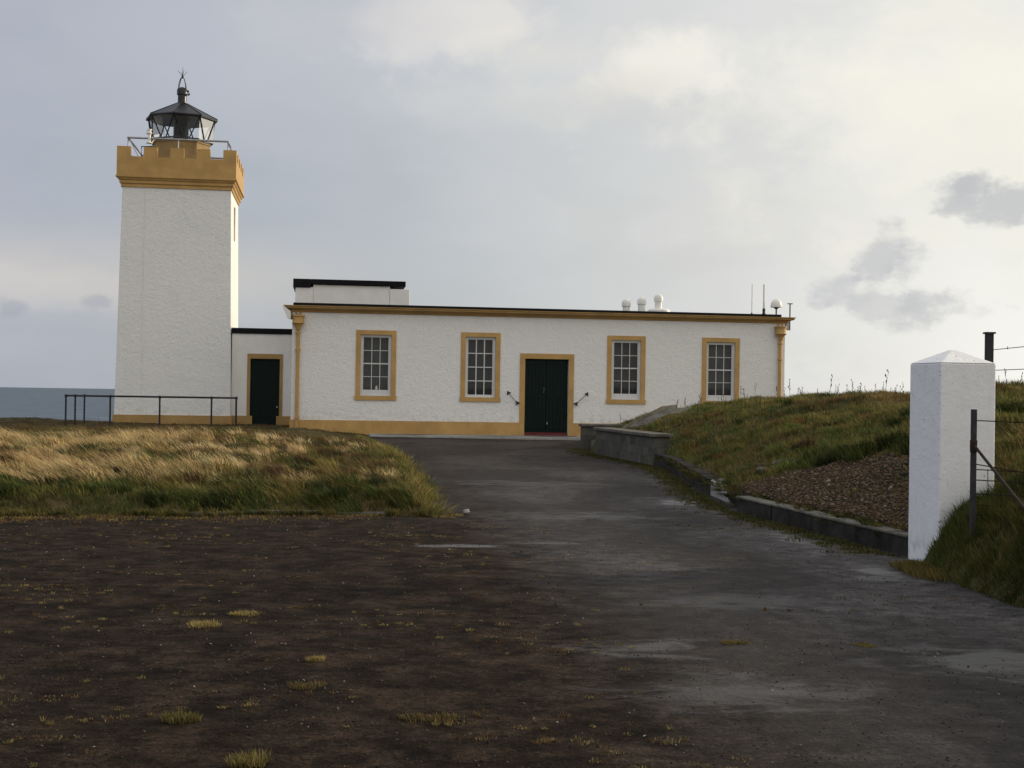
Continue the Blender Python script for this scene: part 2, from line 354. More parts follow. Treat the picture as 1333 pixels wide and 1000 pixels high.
# main door
ds = MB(); ds.box(7.76, 7.94, -.03, .02, .475, 2.86); ds.box(9.47, 9.65, -.03, .02, .475, 2.86); ds.box(7.94, 9.47, -.03, .02, 2.68, 2.86)
ds.box(7.76, 7.93, -.045, .15, -.2, .475); ds.box(9.48, 9.65, -.045, .15, -.2, .475)
dso = ds.build('door_surround', 'gold', B)
for s, (a, b) in enumerate(((7.95, 8.70), (8.71, 9.46))):
    lf = MB(); nb = 6
    for k in range(nb):
        xa = a + (b - a) * k / nb; xb = a + (b - a) * (k + 1) / nb; lf.box(xa + .006, xb - .006, .13, .17, .14, 2.67)
    lf.box(a, b, .145, .19, .14, 2.67)
    for zz in (.25, 1.32, 2.5): lf.box(a + .02, b - .02, .112, .13, zz, zz + .12)
    leaf = lf.build('door_leaf', 'green', B)
    if s == 0: MB().tube([(8.62, .10, 1.50), (8.62, .06, 1.52), (8.62, .06, 1.66), (8.62, .10, 1.68)], .012).build('handle', 'steel', leaf, True)
    else: MB().box(8.735, 8.765, .09, .125, .42, .50).build('bolt', 'steel', leaf)
MB().box(7.95, 9.46, .06, .22, -.05, .135).build('threshold', 'red', B)
def hook(x0, z0, x1, z1):
    m = MB().tube([(x0, -.04, z0), (x1, -.22, z1)], .011, 6)
    for (x, z, s_, y) in ((x1, z1, .09, -.22), (x0, z0, .085, -.05)):
        sx = 1 if x1 > x0 else -1
        m.add([(x - s_ * sx, y - .02, z + .02), (x + s_ * .6 * sx, y - .02, z + s_), (x + s_ * .6 * sx, y - .02, z - s_ * .8), (x - s_ * sx, y + .02, z + .02), (x + s_ * .6 * sx, y + .02, z + s_), (x + s_ * .6 * sx, y + .02, z - s_ * .8)],
              [(0, 1, 2), (5, 4, 3), (0, 3, 4, 1), (1, 4, 5, 2), (2, 5, 3, 0)])
    return m.build('door_hook', 'black_paint', B)
hook(7.69, 1.13, 7.35, 1.47); hook(9.73, 1.13, 10.07, 1.47)
# rainwater pipes
def downpipe(x, zb):
    p = MB(); p.tube([(x, -.10, zb), (x, -.10, 3.62)], .062, 14)
    for zz in (.50, 2.78, 3.35): p.lathe([(.062, zz), (.085, zz + .01), (.085, zz + .075), (.062, zz + .085)], 14, x, -.10)
    po = p.build('downpipe', 'gold', B, True)
    h = MB(); h.lathe([(.07, 3.50), (.10, 3.60), (.12, 3.64), (.19, 3.70), (.21, 3.72), (.19, 3.75), (.19, 3.92), (.215, 3.94), (.215, 3.985)], 16, x, -.13)
    h.tube([(x - .07, -.09, 3.98), (x - .07, -.09, 4.10)], .025); h.tube([(x + .07, -.09, 3.98), (x + .07, -.09, 4.10)], .025)
    h.build('hopper', 'gold', po, True)
downpipe(.20, -.05); downpipe(17.04, 0.0)
# plaster end of the cornice gutter, left
MB().add([(-.30, -.31, 4.30), (-.30, -.31, 4.20), (-.16, -.31, 3.88), (-.05, -.31, 3.84), (-.05, -.31, 4.09), (-.30, .0, 4.30), (-.30, .0, 4.20), (-.16, .0, 3.88), (-.05, .0, 3.84), (-.05, .0, 4.09)],
         [(0, 1, 2, 3, 4), (9, 8, 7, 6, 5), (0, 5, 6, 1), (1, 6, 7, 2), (2, 7, 8, 3), (3, 8, 9, 4)]).build('gutter_end', 'smooth_white', B)
# dome-topped roof ventilators
def vent(x, top, hump=False):
    r = .135
    v = MB()
    v.lathe([(r, 4.421), (r, top - .30), (r + .012, top - .30), (r + .012, top - .28), (r + .035, top - .27), (r + .035, top - .17), (r + .02, top - .09), (r * .75, top - .03), (r * .4, top - .006), (.01, top)], 22, x, 3.0)
    vo = v.build('roof_vent', 'plastic', B, True)
    if hump: MB().lathe([(.44, 4.421), (.42, 4.66), (.36, 4.70), (.16, 4.72)], 28, x + .02, 3.0).build('vent_base', 'plastic', vo, True)
vent(12.162, 5.055); vent(12.744, 5.145); vent(13.388, 5.273, True)

# aerials on the right end of the roof
def aerial(u, r, z1, label, basez):
    m = MB().tube([(0, 0, 0), (0, 0, z1 - 4.42)], r, 10)
    o = m.build('whip_aerial', 'plastic', None, True); o.location = W(u, .35, 4.421); o.rotation_euler[2] = A8
    MB().lathe([(r * 2.2, 0), (r * 2.2, .03), (r * 1.5, .05), (r * 1.5, basez)], 12).build('aerial_base', 'black_paint', o, True)
    return tag(o, label, 'aerial')
aerial(16.13, .017, 5.50, 'thin white whip aerial on the black roof edge, the thinner of two', .06)
aerial(16.57, .034, 5.50, 'thicker white whip aerial with black base beside the white dome antenna', .22)
t = empty('dome_antenna', W(17.03, .35, 4.421), A8, 'white mushroom dome antenna on short dark pole above the rain pipe', 'antenna')
MB().lathe([(.20, .27), (.205, .30), (.195, .40), (.16, .49), (.10, .555), (.02, .58)], 24).build('dome', 'plastic', t, True)
MB().tube([(0, 0, 0), (0, 0, .22)], .025, 10).lathe([(.025, .20), (.10, .262), (.10, .269)], 16).build('pole', 'post', t, True)
t = empty('antenna_mast', W(17.45, .1, 3.87), A8, 'grey steel mast and box bracketed to the right corner of the building', 'antenna')
MB().tube([(0, 0, 0), (0, 0, .93)], .022, 10).box(-.09, .09, -.03, .03, .93, .96).build('pole', 'post', t)
MB().box(-.16, -.03, -.05, .05, .0, .30).build('junction_box', 'steel', t, bevel=.01)
MB().box(-.22, .0, .051, .07, .1, .2).build('bracket', 'steel', t)

# ------------------------------------------------------------------ link building with the small door
TV = 4.7
K = empty('link_building', W(-2.33, TV + .22), A8, 'low white annex with dark green door and black roof edge joining the tower', 'building')
KL = 2.45
mb = MB(); wall_face(mb, 0, KL, -.3, 3.54, 0, [(.68, 1.76, -.1, 2.62)], .18)
mb.add([(0, 0, -.3), (0, 3.4, -.3), (KL, 3.4, -.3), (KL, 0, -.3), (0, 0, 3.54), (0, 3.4, 3.54), (KL, 3.4, 3.54), (KL, 0, 3.54)], [(1, 2, 6, 5), (0, 1, 5, 4), (2, 3, 7, 6)])
mb.build('wall', 'smooth_white', K)
MB().box(-.02, KL + .2, -.05, 3.4, 3.541, 3.75).build('roof', 'black', K, bevel=.01)
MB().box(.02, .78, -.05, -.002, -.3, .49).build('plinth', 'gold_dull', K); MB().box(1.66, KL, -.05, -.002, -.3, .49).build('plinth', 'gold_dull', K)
MB().box(.57, .679, -.03, -.001, .49, 2.80).box(1.761, 1.87, -.03, -.001, .49, 2.80).box(.679, 1.761, -.03, -.001, 2.62, 2.80).build('door_surround', 'gold_dull', K)
lf = MB()
for k in range(8): lf.box(.685 + k * .134, .685 + k * .134 + .126, .11, .14, .0, 2.61)
lf.box(.684, 1.756, .125, .17, .0, 2.61)
lo = lf.build('door', 'green', K); MB().box(1.66, 1.70, .09, .11, .80, .86).build('handle', 'steel', lo)

# ------------------------------------------------------------------ lighthouse tower
TW = 4.18
T = empty('lighthouse_tower', W(-4.41, TV + TW / 2), A8, 'square white lighthouse tower with ochre battlements and black glazed lantern', 'lighthouse')
hb = TW / 2; ht = 1.95
def half(z): return hb + (ht - hb) * z / 8.84
mb = MB(); n = 24
for i in range(n): mb.frustum((half(-.3 + i * 9.13 / n),) * 2, -.3 + i * 9.13 / n, (half(-.3 + (i + 1) * 9.13 / n),) * 2, -.3 + (i + 1) * 9.13 / n)
bmf = [f for f in mb.f]   # keep only the side faces of each slice
mb.f = [f for k, f in enumerate(mb.f) if k % 6 > 1]
tw = mb.build('wall', 'roughcast', T)
MB().frustum((half(-.3) + .05,) * 2, -.3, (half(.48) + .045,) * 2, .48).build('plinth', 'gold_dull', T)
MB().tube([(-1.13, -half(.5) - .01, .5), (-1.13, -half(8.8) - .01, 8.8)], .016, 6).build('lightning_strip', 'smooth_white', T)
MB().box(half(7.8) - .05, half(7.8) + .028, -.42, -.02, 7.15, 8.42).build('window_recess_shade', 'light_concrete', T)  # added box, darker than the wall, stands in for a window recess's shadow
# corbel courses
cb = MB()
for h0, z0, h1, z1 in ((2.00, 8.83, 2.00, 8.93), (2.00, 8.93, 2.05, 8.97), (2.05, 8.97, 2.05, 9.06), (2.05, 9.06, 2.10, 9.10), (2.10, 9.10, 2.12, 9.165), (2.17, 9.168, 2.17, 9.23)):
    cb.frustum((h0, h0), z0, (h1, h1), z1)
cb.build('corbel', 'gold', T)
P = 2.14; TH = .26; mw = 2 * P / 9
pa = MB()
pa.box(-P, P, -P, -P + TH, 9.231, 9.93); pa.box(-P, P, P - TH, P, 9.231, 9.93); pa.box(-P, -P + TH, -P + TH, P - TH, 9.231, 9.93); pa.box(P - TH, P, -P + TH, P - TH, 9.231, 9.93)
for k in range(0, 9, 2):
    a, b = -P + k * mw, -P + (k + 1) * mw
    pa.box(a, b, -P, -P + TH, 9.93, 10.29); pa.box(a, b, P - TH, P, 9.93, 10.29)
    if 0 < k < 8: pa.box(-P, -P + TH, a, b, 9.93, 10.29); pa.box(P - TH, P, a, b, 9.93, 10.29)
    elif k == 0: pa.box(-P, -P + TH, -P + TH, b, 9.93, 10.29); pa.box(P - TH, P, -P + TH, b, 9.93, 10.29)
    else: pa.box(-P, -P + TH, a, P - TH, 9.93, 10.29); pa.box(P - TH, P, a, P - TH, 9.93, 10.29)
pa.build('parapet', 'gold', T)
MB().box(-P + TH, P - TH, -P + TH, P - TH, 9.24, 9.55).build('gallery_floor', 'sky_metal', T)
# gallery rail
gr = MB(); zr = 10.66; q_ = 1.80
gr.tube([(-q_, -q_ - .05, zr), (q_, -q_ - .05, zr), (q_, q_, zr), (-q_, q_, zr), (-q_, -q_ - .05, zr)], .038, 8)
gr.tube([(-q_, -q_, 9.56), (-q_, -q_, zr)], .022).tube([(0, -q_, 9.56), (0, -q_, zr)], .022).tube([(q_, -q_, 9.56), (q_, -q_, zr)], .022).tube([(q_, q_, 9.56), (q_, q_, zr)], .022).tube([(-q_, q_, 9.56), (-q_, q_, zr)], .022)
gr.tube([(-q_ + .02, -q_, zr), (-q_ + .42, -q_, 9.9)], .014).tube([(q_, -q_, zr), (q_ + .12, -q_, zr - .2)], .02)
gr.build('gallery_rail', 'steel', T)
# fog detector / weather lamp on the gallery
de = MB().tube([(-1.03, -1.86, 10.50), (-1.03, -1.86, 10.82)], .05, 12).lathe([(.05, 10.80), (.10, 10.83), (.10, 10.86), (.06, 10.88), (.06, 10.95), (.09, 10.96), (.09, 10.99), (.02, 11.0)], 16, -1.03, -1.86)
de.lathe([(.03, 10.46), (.12, 10.47), (.12, 10.50)], 16, -1.03, -1.86).tube([(-1.03, -1.86, 10.94), (-1.14, -1.86, 10.93), (-1.16, -1.86, 10.84), (-1.05, -1.86, 10.78)], .012)
de.build('gallery_lamp', 'plastic', T, True)
MB().tube([(-1.31, -1.87, 9.93), (-1.31, -1.87, 10.34), (-.9, -1.87, 10.36), (-.9, -1.87, 10.46), (-1.03, -1.87, 10.48)], .025).build('lamp_bracket', 'black_paint', T)

# lantern
LC = (-.09, 0.0); RT = R(-90 - 8 - 5 + 6)
def octp(r, z, k, f=0.0): a = RT + math.pi / 4 * (k + f); return (LC[0] + r * math.cos(a), LC[1] + r * math.sin(a), z)
Ln = empty('lantern', (0, 0, 0)); Ln.parent = T
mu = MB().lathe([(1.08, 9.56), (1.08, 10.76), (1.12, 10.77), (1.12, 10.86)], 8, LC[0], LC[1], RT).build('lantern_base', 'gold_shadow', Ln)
zb, zt, rb_, rt_ = 10.865, 11.74, 1.20, 1.27
bars = MB().lathe([(rb_ + .03, zb), (rb_ + .03, zb + .045), (rb_ - .04, zb + .045), (rb_ - .04, zb)], 8, LC[0], LC[1], RT, cap=False)
for k in range(8):
    top = Vector(octp(rt_, zt, k)); top2 = Vector(octp(rt_, zt, k + 1))
    b0 = Vector(octp(rb_, zb, k)); b1 = Vector(octp(rb_, zb, k + 1))
    bars.tube([top, b0 + (b1 - b0) * .40], .026, 6); bars.tube([top2, b0 + (b1 - b0) * .60], .026, 6)
bars.build('glazing_bars', 'black_paint', Ln)
gm = MB()
for k in range(8):
    gm.add([octp(rb_ - .01, zb + .02, k), octp(rb_ - .01, zb + .02, k + 1), octp(rt_ - .01, zt, k + 1), octp(rt_ - .01, zt, k)], [(0, 1, 2, 3)])
gm.build('lantern_glass', 'lantern_glass', Ln)
rf = MB().lathe([(1.24, 11.70), (1.37, 11.71), (1.38, 11.76), (1.34, 11.80), (.22, 12.38), (.18, 12.40)], 8, LC[0], LC[1], RT)
for k in range(8): rf.tube([octp(1.36, 11.80, k), octp(.2, 12.39, k)], .018, 6)
rf.build('lantern_roof', 'lead', Ln)
vt = MB().lathe([(.165, 12.40), (.165, 12.70), (.20, 12.72), (.205, 12.90), (.17, 12.96), (.10, 13.0), (.03, 13.03)], 16, LC[0], LC[1])
vt.tube([(LC[0] + .1, -.06, 12.90), (LC[0] + .24, -.06, 12.86), (LC[0] + .27, -.06, 12.76), (LC[0] + .22, -.06, 12.70)], .035, 8)
vt.build('ventilator', 'black_paint', Ln, True)
fi = MB()
for a in range(4):
    aa = math.pi / 4 + a * math.pi / 2; c_, s_ = math.cos(aa), math.sin(aa)
    fi.tube([(LC[0] + c_ * .20, s_ * .20, 12.88), (LC[0] + c_ * .17, s_ * .17, 13.12), (LC[0] + c_ * .09, s_ * .09, 13.34), (LC[0], 0, 13.42)], .014, 6)
fi.lathe([(.01, 13.36), (.045, 13.40), (.045, 13.43), (.01, 13.47)], 10, LC[0], LC[1]).tube([(LC[0], 0, 13.4), (LC[0], 0, 13.78)], .012, 6, .006)
for a in range(4):
    aa = math.pi / 8 + a * math.pi / 2; fi.tube([(LC[0], 0, 13.44), (LC[0] + math.cos(aa) * .19, math.sin(aa) * .19, 13.64)], .010, 6, .006)
fi.build('finial', 'black_paint', Ln)
le = MB(); pr = [(.24, 10.9)]
for i in range(11): z = 10.98 + i * .068; pr += [(.26, z), (.30, z + .034)]
le.lathe(pr + [(.25, 11.74)], 20, LC[0] - .02, LC[1]).build('lens', 'lens', Ln)

# ------------------------------------------------------------------ railing in front of the tower
RL = empty('pipe_railing', W(-7.29, 0, .15), A8, 'black painted pipe railing standing in front of the white tower', 'railing')
m = MB().tube([(5.40, 1.2, 1.02), (5.49, 0, 1.02), (0, 0, 1.02), (0, 3.3, 1.0)], .032, 8); m.build('top_rail', 'rail', RL)
for x, y in ((0, 0), (1.41, 0), (3.0, 0), (4.68, 0), (5.49, 0), (5.40, 1.2), (0, 1.6), (0, 3.3)):
    MB().tube([(x, y, -.2), (x, y, 1.0)], .030, 8).lathe([(.03, .97), (.047, .98), (.047, 1.05), (.02, 1.065)], 8, x, y).build('railing_post', 'rail', RL)

# ------------------------------------------------------------------ terrain
RE = np.array([(3.2, -20), (3.75, 4), (3.65, 8), (3.58, 9.1), (3.5, 10.2), (3.5, 11.2), (3.78, 11.5), (3.72, 12.2), (2.97, 16.5), (3.0, 19.9), (3.2, 25.6), (3.1, 27.0), (2.25, 31.8), (2.1, 34.9), (2.2, 37.5), (2.2, 60)])
def red(y): return np.interp(y, RE[:, 1], RE[:, 0])          # x of the road's right edge
LEd = np.array([(-.85, 15.3), (-1.30, 20.6), (-2.3, 27.5), (-4.3, 39.8), (-4.8, 43), (-4.8, 90)])
def led(y): return np.interp(y, LEd[:, 1], LEd[:, 0])
def lfront(x): return 15.35 + .17 * (x + .68)
def sm(t): t = np.clip(t, 0, 1); return t * t * (3 - 2 * t)
def bumps(x, y, s, seed):
    r = np.random.default_rng(seed); o = 0
    for k in range(7):
        a = r.uniform(0, 6.28); f = s * r.uniform(.6, 1.8); p = r.uniform(0, 6.28); o = o + np.sin((x * math.cos(a) + y * math.sin(a)) * f + p)
    return o / 7
def dleft(x, y): return np.minimum(led(y) + .16 * bumps(x, y, 2.0, 14) + .07 * bumps(x, y, 6, 15) - x, (y - lfront(x)) * .985 + .12 * bumps(x, y, 2.3, 16) + .06 * bumps(x, y, 6, 17))
def zones(x, y):
    dl = dleft(x, y); dr = x - red(y)
    # ground behind / under the buildings
    return dl, dr
def Hf(x, y):
    x = np.asarray(x, float); y = np.asarray(y, float)
    dl, dr = zones(x, y)
    zl = -.06 + (.24 + .10 * bumps(x, y, 1.1, 3)) * sm(dl / .4) + .16 * sm((dl - .5) / 4) * (1 + .5 * bumps(x, y, .6, 4)) + (.16 * np.abs(bumps(x, y, 3.2, 5)) ** .8 + .07 * bumps(x, y, 8, 6)) * sm(dl / .8) * (1 - .6 * sm((y - 30) / 6))
    zl = zl - .20 * sm((y - 31) / 8) * sm(dl / .5) + .24 * np.exp(-((x + 6.3) / 1.3) ** 2 - ((y - 40) / 2.6) ** 2) * sm(dl / .5)
    start = np.interp(y, [5, 11.4, 11.9, 26, 27, 36, 38], [.05, .10, .20, .20, .36, .36, .15])
    prof = np.interp(dr, [0, 1.7, 4.2, 7.5, 11, 40], [0, .62, 1.12, 1.30, 1.38, 1.6]) * np.interp(y, [12, 20, 26, 32], [1.08, 1.13, 1.04, .89])
    far = 1 - sm((y - 38.0) / 5.5)
    steep = np.where(y < 11.3, .29 * sm(dr / np.interp(y, [9, 10, 11], [.8, .45, .42])), 0)
    zr = start * sm(dr / .12 + .0) + (prof * (1 + .0) + (.10 * bumps(x, y, .9, 8) + (.13 + .09 * sm((dr - 2.5) / 2)) * bumps(x, y, 2.6, 10) + .07 * bumps(x, y, 6.5, 9)) * sm((dr - .2) / 1.4)) + steep
    zr = -.06 + (zr + .04) * np.where(dr > 0, 1, 0) * far
    z = np.where(dl > 0, zl, -.06); z = np.where(dr > 0, np.maximum(zr, -.06), z)
    # the headland falls away to the sea behind and to the left
    fall = np.maximum((y - 54 - 2 * bumps(x, y, .2, 11)) / 14, (-x - 30) / 25); fall = np.maximum(fall, (x - 70) / 25)
    z = z - 56 * sm(fall) ** 1.5
    return z
def grid(xs, ys, name, m, hf, smooth=True):
    X, Y = np.meshgrid(xs, ys); Z = hf(X, Y); nx, ny = len(xs), len(ys)
    V = np.stack([X, Y, Z], -1).reshape(-1, 3)
    i = np.arange(ny - 1)[:, None] * nx + np.arange(nx - 1)[None]; F = np.stack([i, i + 1, i + nx + 1, i + nx], -1).reshape(-1, 4)
    return fast(name, V, F, None, m, None, smooth)
def fast(name, V, Q, Tn, m, tone=None, smooth=False):
    me = bpy.data.meshes.new(name); nq = 0 if Q is None else len(Q); ntr = 0 if Tn is None else len(Tn)
    me.vertices.add(len(V)); me.vertices.foreach_set('co', np.ascontiguousarray(V, np.float32).ravel())
    loops = np.concatenate([a.ravel() for a in (Q, Tn) if a is not None]).astype(np.int32)
    me.loops.add(len(loops)); me.loops.foreach_set('vertex_index', loops)
    tot = np.concatenate([np.full(nq, 4), np.full(ntr, 3)]).astype(np.int32); st = np.concatenate([[0], np.cumsum(tot)[:-1]]).astype(np.int32)
    me.polygons.add(nq + ntr); me.polygons.foreach_set('loop_start', st)
    me.update(calc_edges=True); me.validate()
    if tone is not None:
        at = me.color_attributes.new('tone', 'FLOAT_COLOR', 'POINT'); c = np.ones((len(V), 4), np.float32); c[:, :3] = tone; at.data.foreach_set('color', c.ravel())
    if smooth: me.polygons.foreach_set('use_smooth', np.ones(nq + ntr, bool))
    me.materials.append(M[m] if isinstance(m, str) else m)
    o = bpy.data.objects.new(name, me); col.objects.link(o); return o

def ground_fn(q, b, oc, prev):
    n = q.noise(oc, .8, 6, .6); n2 = q.noise(oc, 7, 5, .6)
    c = q.mix(q.step(n, .4, .62), (.045, .05, .016), (.11, .08, .035)); c = q.mix(q.m('MULTIPLY', q.step(n2, .45, .65), .6), c, (.03, .025, .015))
    q.L.new(c, b.inputs['Base Color'])
M['ground'] = mat('turf_soil', rough=.95, bump=[(3, .06), (18, .03)], fn=ground_fn, spec=.1)
xs = np.unique(np.concatenate([np.arange(-90, -20, 2.5), np.arange(-20, -5, .3), np.arange(-5, 2, .22), np.arange(2, 5.0, .08), np.arange(5, 16, .25), np.arange(16, 40, 1.5), np.arange(40, 121, 8)]))
ys = np.unique(np.concatenate([np.arange(-60, 4, 4), np.arange(4, 44, .18), np.arange(44, 60, .8), np.arange(60, 90, 2.5)]))
tag(grid(xs, ys, 'ground', 'ground', Hf), kind='structure')

def yard_fn(q, b, oc, prev):
    sp = q.node('ShaderNodeSeparateXYZ'); q.L.new(oc, sp.inputs[0]); X, Y = sp.outputs[0], sp.outputs[1]
    big = q.noise(q.scale(oc, (1, .55, 1)), .45, 5, .55, .4); mid = q.noise(oc, 2.2, 6, .6, .3); fine = q.noise(oc, 28, 5, .7); grit = q.noise(oc, 75, 4, .75)
    # right-hand side is bare grey tarmac, the left is covered with reddish grit
    line = q.m('ADD', X, q.m('MULTIPLY', q.m('SUBTRACT', Y, 14), .13)); line = q.m('ADD', line, q.m('MULTIPLY', q.m('SUBTRACT', mid, .5), 1.6))
    right = q.step(line, -.75, .75); far = q.step(Y, 13.5, 17.0)
    grey = q.m('MAXIMUM', q.m('MULTIPLY', right, q.m('SUBTRACT', 1, q.m('MULTIPLY', q.step(Y, 16, 32), .6))), q.m('MULTIPLY', far, .35))
    tar = q.mix(q.step(big, .40, .62), (.020, .017, .0165), (.058, .053, .053))
    tar = q.mix(q.m('MULTIPLY', q.step(mid, .5, .68), .55), tar, (.019, .014, .012))
    red_ = q.mix(q.step(mid, .38, .62), (.0165, .0120, .0086), (.032, .0220, .0155))
    c = q.mix(grey, red_, tar)
    c = q.mix(1.0, c, q.ramp(fine, [(.3, .5), (.5, 1.0), (.72, 1.6)]), 'MULTIPLY')
    c = q.mix(1.0, c, q.ramp(grit, [(.36, .5), (.52, 1.0), (.68, 1.8)]), 'MULTIPLY')
    meso = q.noise(q.scale(oc, (.8, 1.0, 1)), 6.0, 7, .72); c = q.mix(1.0, c, q.ramp(meso, [(.36, .40), (.5, .95), (.64, 1.65)]), 'MULTIPLY')
    moss = q.m('MULTIPLY', q.step(q.noise(oc, 3.3, 7, .75), .60, .70), q.m('SUBTRACT', 1, right)); c = q.mix(q.m('MULTIPLY', moss, .7), c, (.06, .042, .018))
    # sparse pale specks
    vo = q.node('ShaderNodeTexVoronoi'); vo.inputs['Scale'].default_value = 16; q.L.new(oc, vo.inputs['Vector'])
    spk = q.m('MULTIPLY', q.m('LESS_THAN', vo.outputs['Distance'], .10), q.step(q.noise(oc, 1.7, 4), .52, .62)); c = q.mix(q.m('MULTIPLY', spk, .8), c, (.16, .14, .11))
    # bleached and damp streaks where water stands, wet sheen painted into the colour
    def ell(x, y, rx, ry):
        a = q.m('DIVIDE', q.m('SUBTRACT', X, x), rx); d_ = q.m('DIVIDE', q.m('SUBTRACT', Y, y), ry)
        r = q.m('SQRT', q.m('ADD', q.m('MULTIPLY', a, a), q.m('MULTIPLY', d_, d_))); r = q.m('ADD', r, q.m('MULTIPLY', q.m('SUBTRACT', q.noise(q.scale(oc, (.7, 1.2, 1)), 3.0, 7, .68, .5), .5), 4.2))
        return q.m('SUBTRACT', 1, q.step(r, .05, 1.15))
    pud_sheen = None
    for x, y, rx, ry, a in [(-.5, 12.3, .55, .13, 1.3), (.3, 12.6, .35, .16, .6), (.78, 7.45, .42, .32, .75), (1.15, 6.35, .75, .45, .55), (2.75, 7.2, .7, .5, .7), (3.1, 10.9, .35, .6, .8), (1.15, 15.5, .9, .5, .45), (.2, 21, 1.4, .9, .4), (2.3, 17.8, .35, .8, .9), (2.9, 13.3, .18, 1.3, .7), (1.6, 9.2, .9, .5, .35)]:
        e = q.m('MULTIPLY', ell(x, y, rx, ry), a); pud_sheen = e if pud_sheen is None else q.m('MAXIMUM', pud_sheen, e)
    c = q.mix(q.m('MULTIPLY', q.m('MULTIPLY', pud_sheen, q.m('MULTIPLY_ADD', fine, 1.2, -.05)), .95, clamp=True), c, (.125, .125, .128))
    # moss along the right-hand edge
    q.L.new(c, b.inputs['Base Color'])
    ro = q.m('SUBTRACT', q.m('MULTIPLY_ADD', fine, .25, .72), q.m('MULTIPLY', pud_sheen, .46)); q.L.new(ro, b.inputs['Roughness'])
    q.L.new(q.m('MULTIPLY_ADD', grey, .16, .03), b.inputs['Specular IOR Level'])
    hts = q.m('ADD', q.m('MULTIPLY', fine, .6), q.m('MULTIPLY', grit, .35)); bn = q.node('ShaderNodeBump'); bn.inputs['Distance'].default_value = .02
    q.L.new(hts, bn.inputs['Height']); q.L.new(bn.outputs[0], b.inputs['Normal'])
M['yard'] = mat('worn_tarmac', fn=yard_fn)
def yardH(x, y): return .012 * bumps(x, y, 2.2, 21) + .008 * bumps(x, y, 6, 22) - .0
tag(grid(np.concatenate([np.arange(-60, -8, 2), np.arange(-8, 6.2, .12)]), np.concatenate([np.arange(-30, 4, 2), np.arange(4, 20, .12), np.arange(20, 42.2, .5)]), 'yard', 'yard', yardH), kind='structure')

# paved strip with kerb along the front of the building
def paver_fn(q, b, oc, prev):
    n = q.noise(oc, .55, 3, .5); c = q.mix(q.step(n, .47, .53), (.12, .11, .10), (.27, .26, .24)); c = q.mix(q.m('MULTIPLY', q.step(q.noise(oc, 9, 5), .5, .7), .5), c, (.09, .085, .07)); q.L.new(c, b.inputs['Base Color'])
M['paver'] = mat('paving', rough=.85, bump=[(20, .006)], fn=paver_fn)
pv = MB().box(2.6, 12.6, -2.15, -.036, -.2, .035); po = pv.build('pavement', 'paver', None, bevel=.01); po.location = C0; po.rotation_euler[2] = A8; tag(po, kind='structure')
ke = MB().box(2.6, 12.6, -2.30, -2.151, -.2, .045); ko = ke.build('kerb', 'light_concrete', None, bevel=.012); ko.location = C0; ko.rotation_euler[2] = A8; tag(ko, kind='structure')

# sea
def sea_fn(q, b, oc, prev):
    s1 = q.noise(q.scale(oc, (1, .45, 1)), .02, 8, .62); s2 = q.noise(q.scale(oc, (1, .3, 1)), .0022, 5, .6)
    c = q.mix(q.step(s1, .42, .62), (.030, .052, .080), (.075, .11, .15)); c = q.mix(q.m('MULTIPLY', q.step(s2, .45, .6), .5), c, (.05, .08, .115))
    c = q.mix(q.m('MULTIPLY', q.step(q.noise(q.scale(oc, (1, .5, 1)), .07, 4, .7), .70, .76), .5), c, (.4, .42, .45)); q.L.new(c, b.inputs['Base Color'])
M['sea'] = mat('sea_water', rough=.5, bump=[(.05, 1.2), (.3, .25)], fn=sea_fn, spec=.25)
s = 120000
tag(MB().add([(-s, -s, -52), (s, -s, -52), (s, s, -52), (-s, s, -52)], [(0, 1, 2, 3)]).build('sea', 'sea'), kind='structure')

# ------------------------------------------------------------------ walls, kerbs and slab on the right
BW = empty('block_wall', (2.06, 31.8, 0), math.atan2(26.93 - 31.8, 2.93 - 2.06), 'low grey concrete block wall with mossy coping beside the drive', 'wall')
MB().box(0, 4.95, 0, .36, -.2, .60).build('wall', 'blocks', BW, bevel=.01)
MB().box(-.05, 5.0, -.06, .42, .601, .67).build('coping', 'concrete', BW, bevel=.015)
BP = empty('block_wall', (1.9, 34.7, 0), A8, 'short block wall end with flat coping nearest the ochre building plinth', 'wall')
MB().box(0, 1.6, 0, .32, -.2, .61).build('wall', 'blocks', BP, bevel=.01)
MB().box(-.05, 1.65, -.05, .37, .611, .68).build('coping', 'concrete', BP, bevel=.015)
MB().add([(.20, -.02, -.1), (.5, -1.5, -.1), (.8, -1.5, -.1), (.5, -.02, -.1), (.20, -.02, .25), (.42, -1.5, .38), (.8, -1.5, .42), (.5, -.02, .28)],
         [(0, 3, 2, 1), (4, 5, 6, 7), (0, 1, 5, 4), (1, 2, 6, 5), (2, 3, 7, 6), (3, 0, 4, 7)]).build('sloping_stone', 'concrete', BP, bevel=.03)
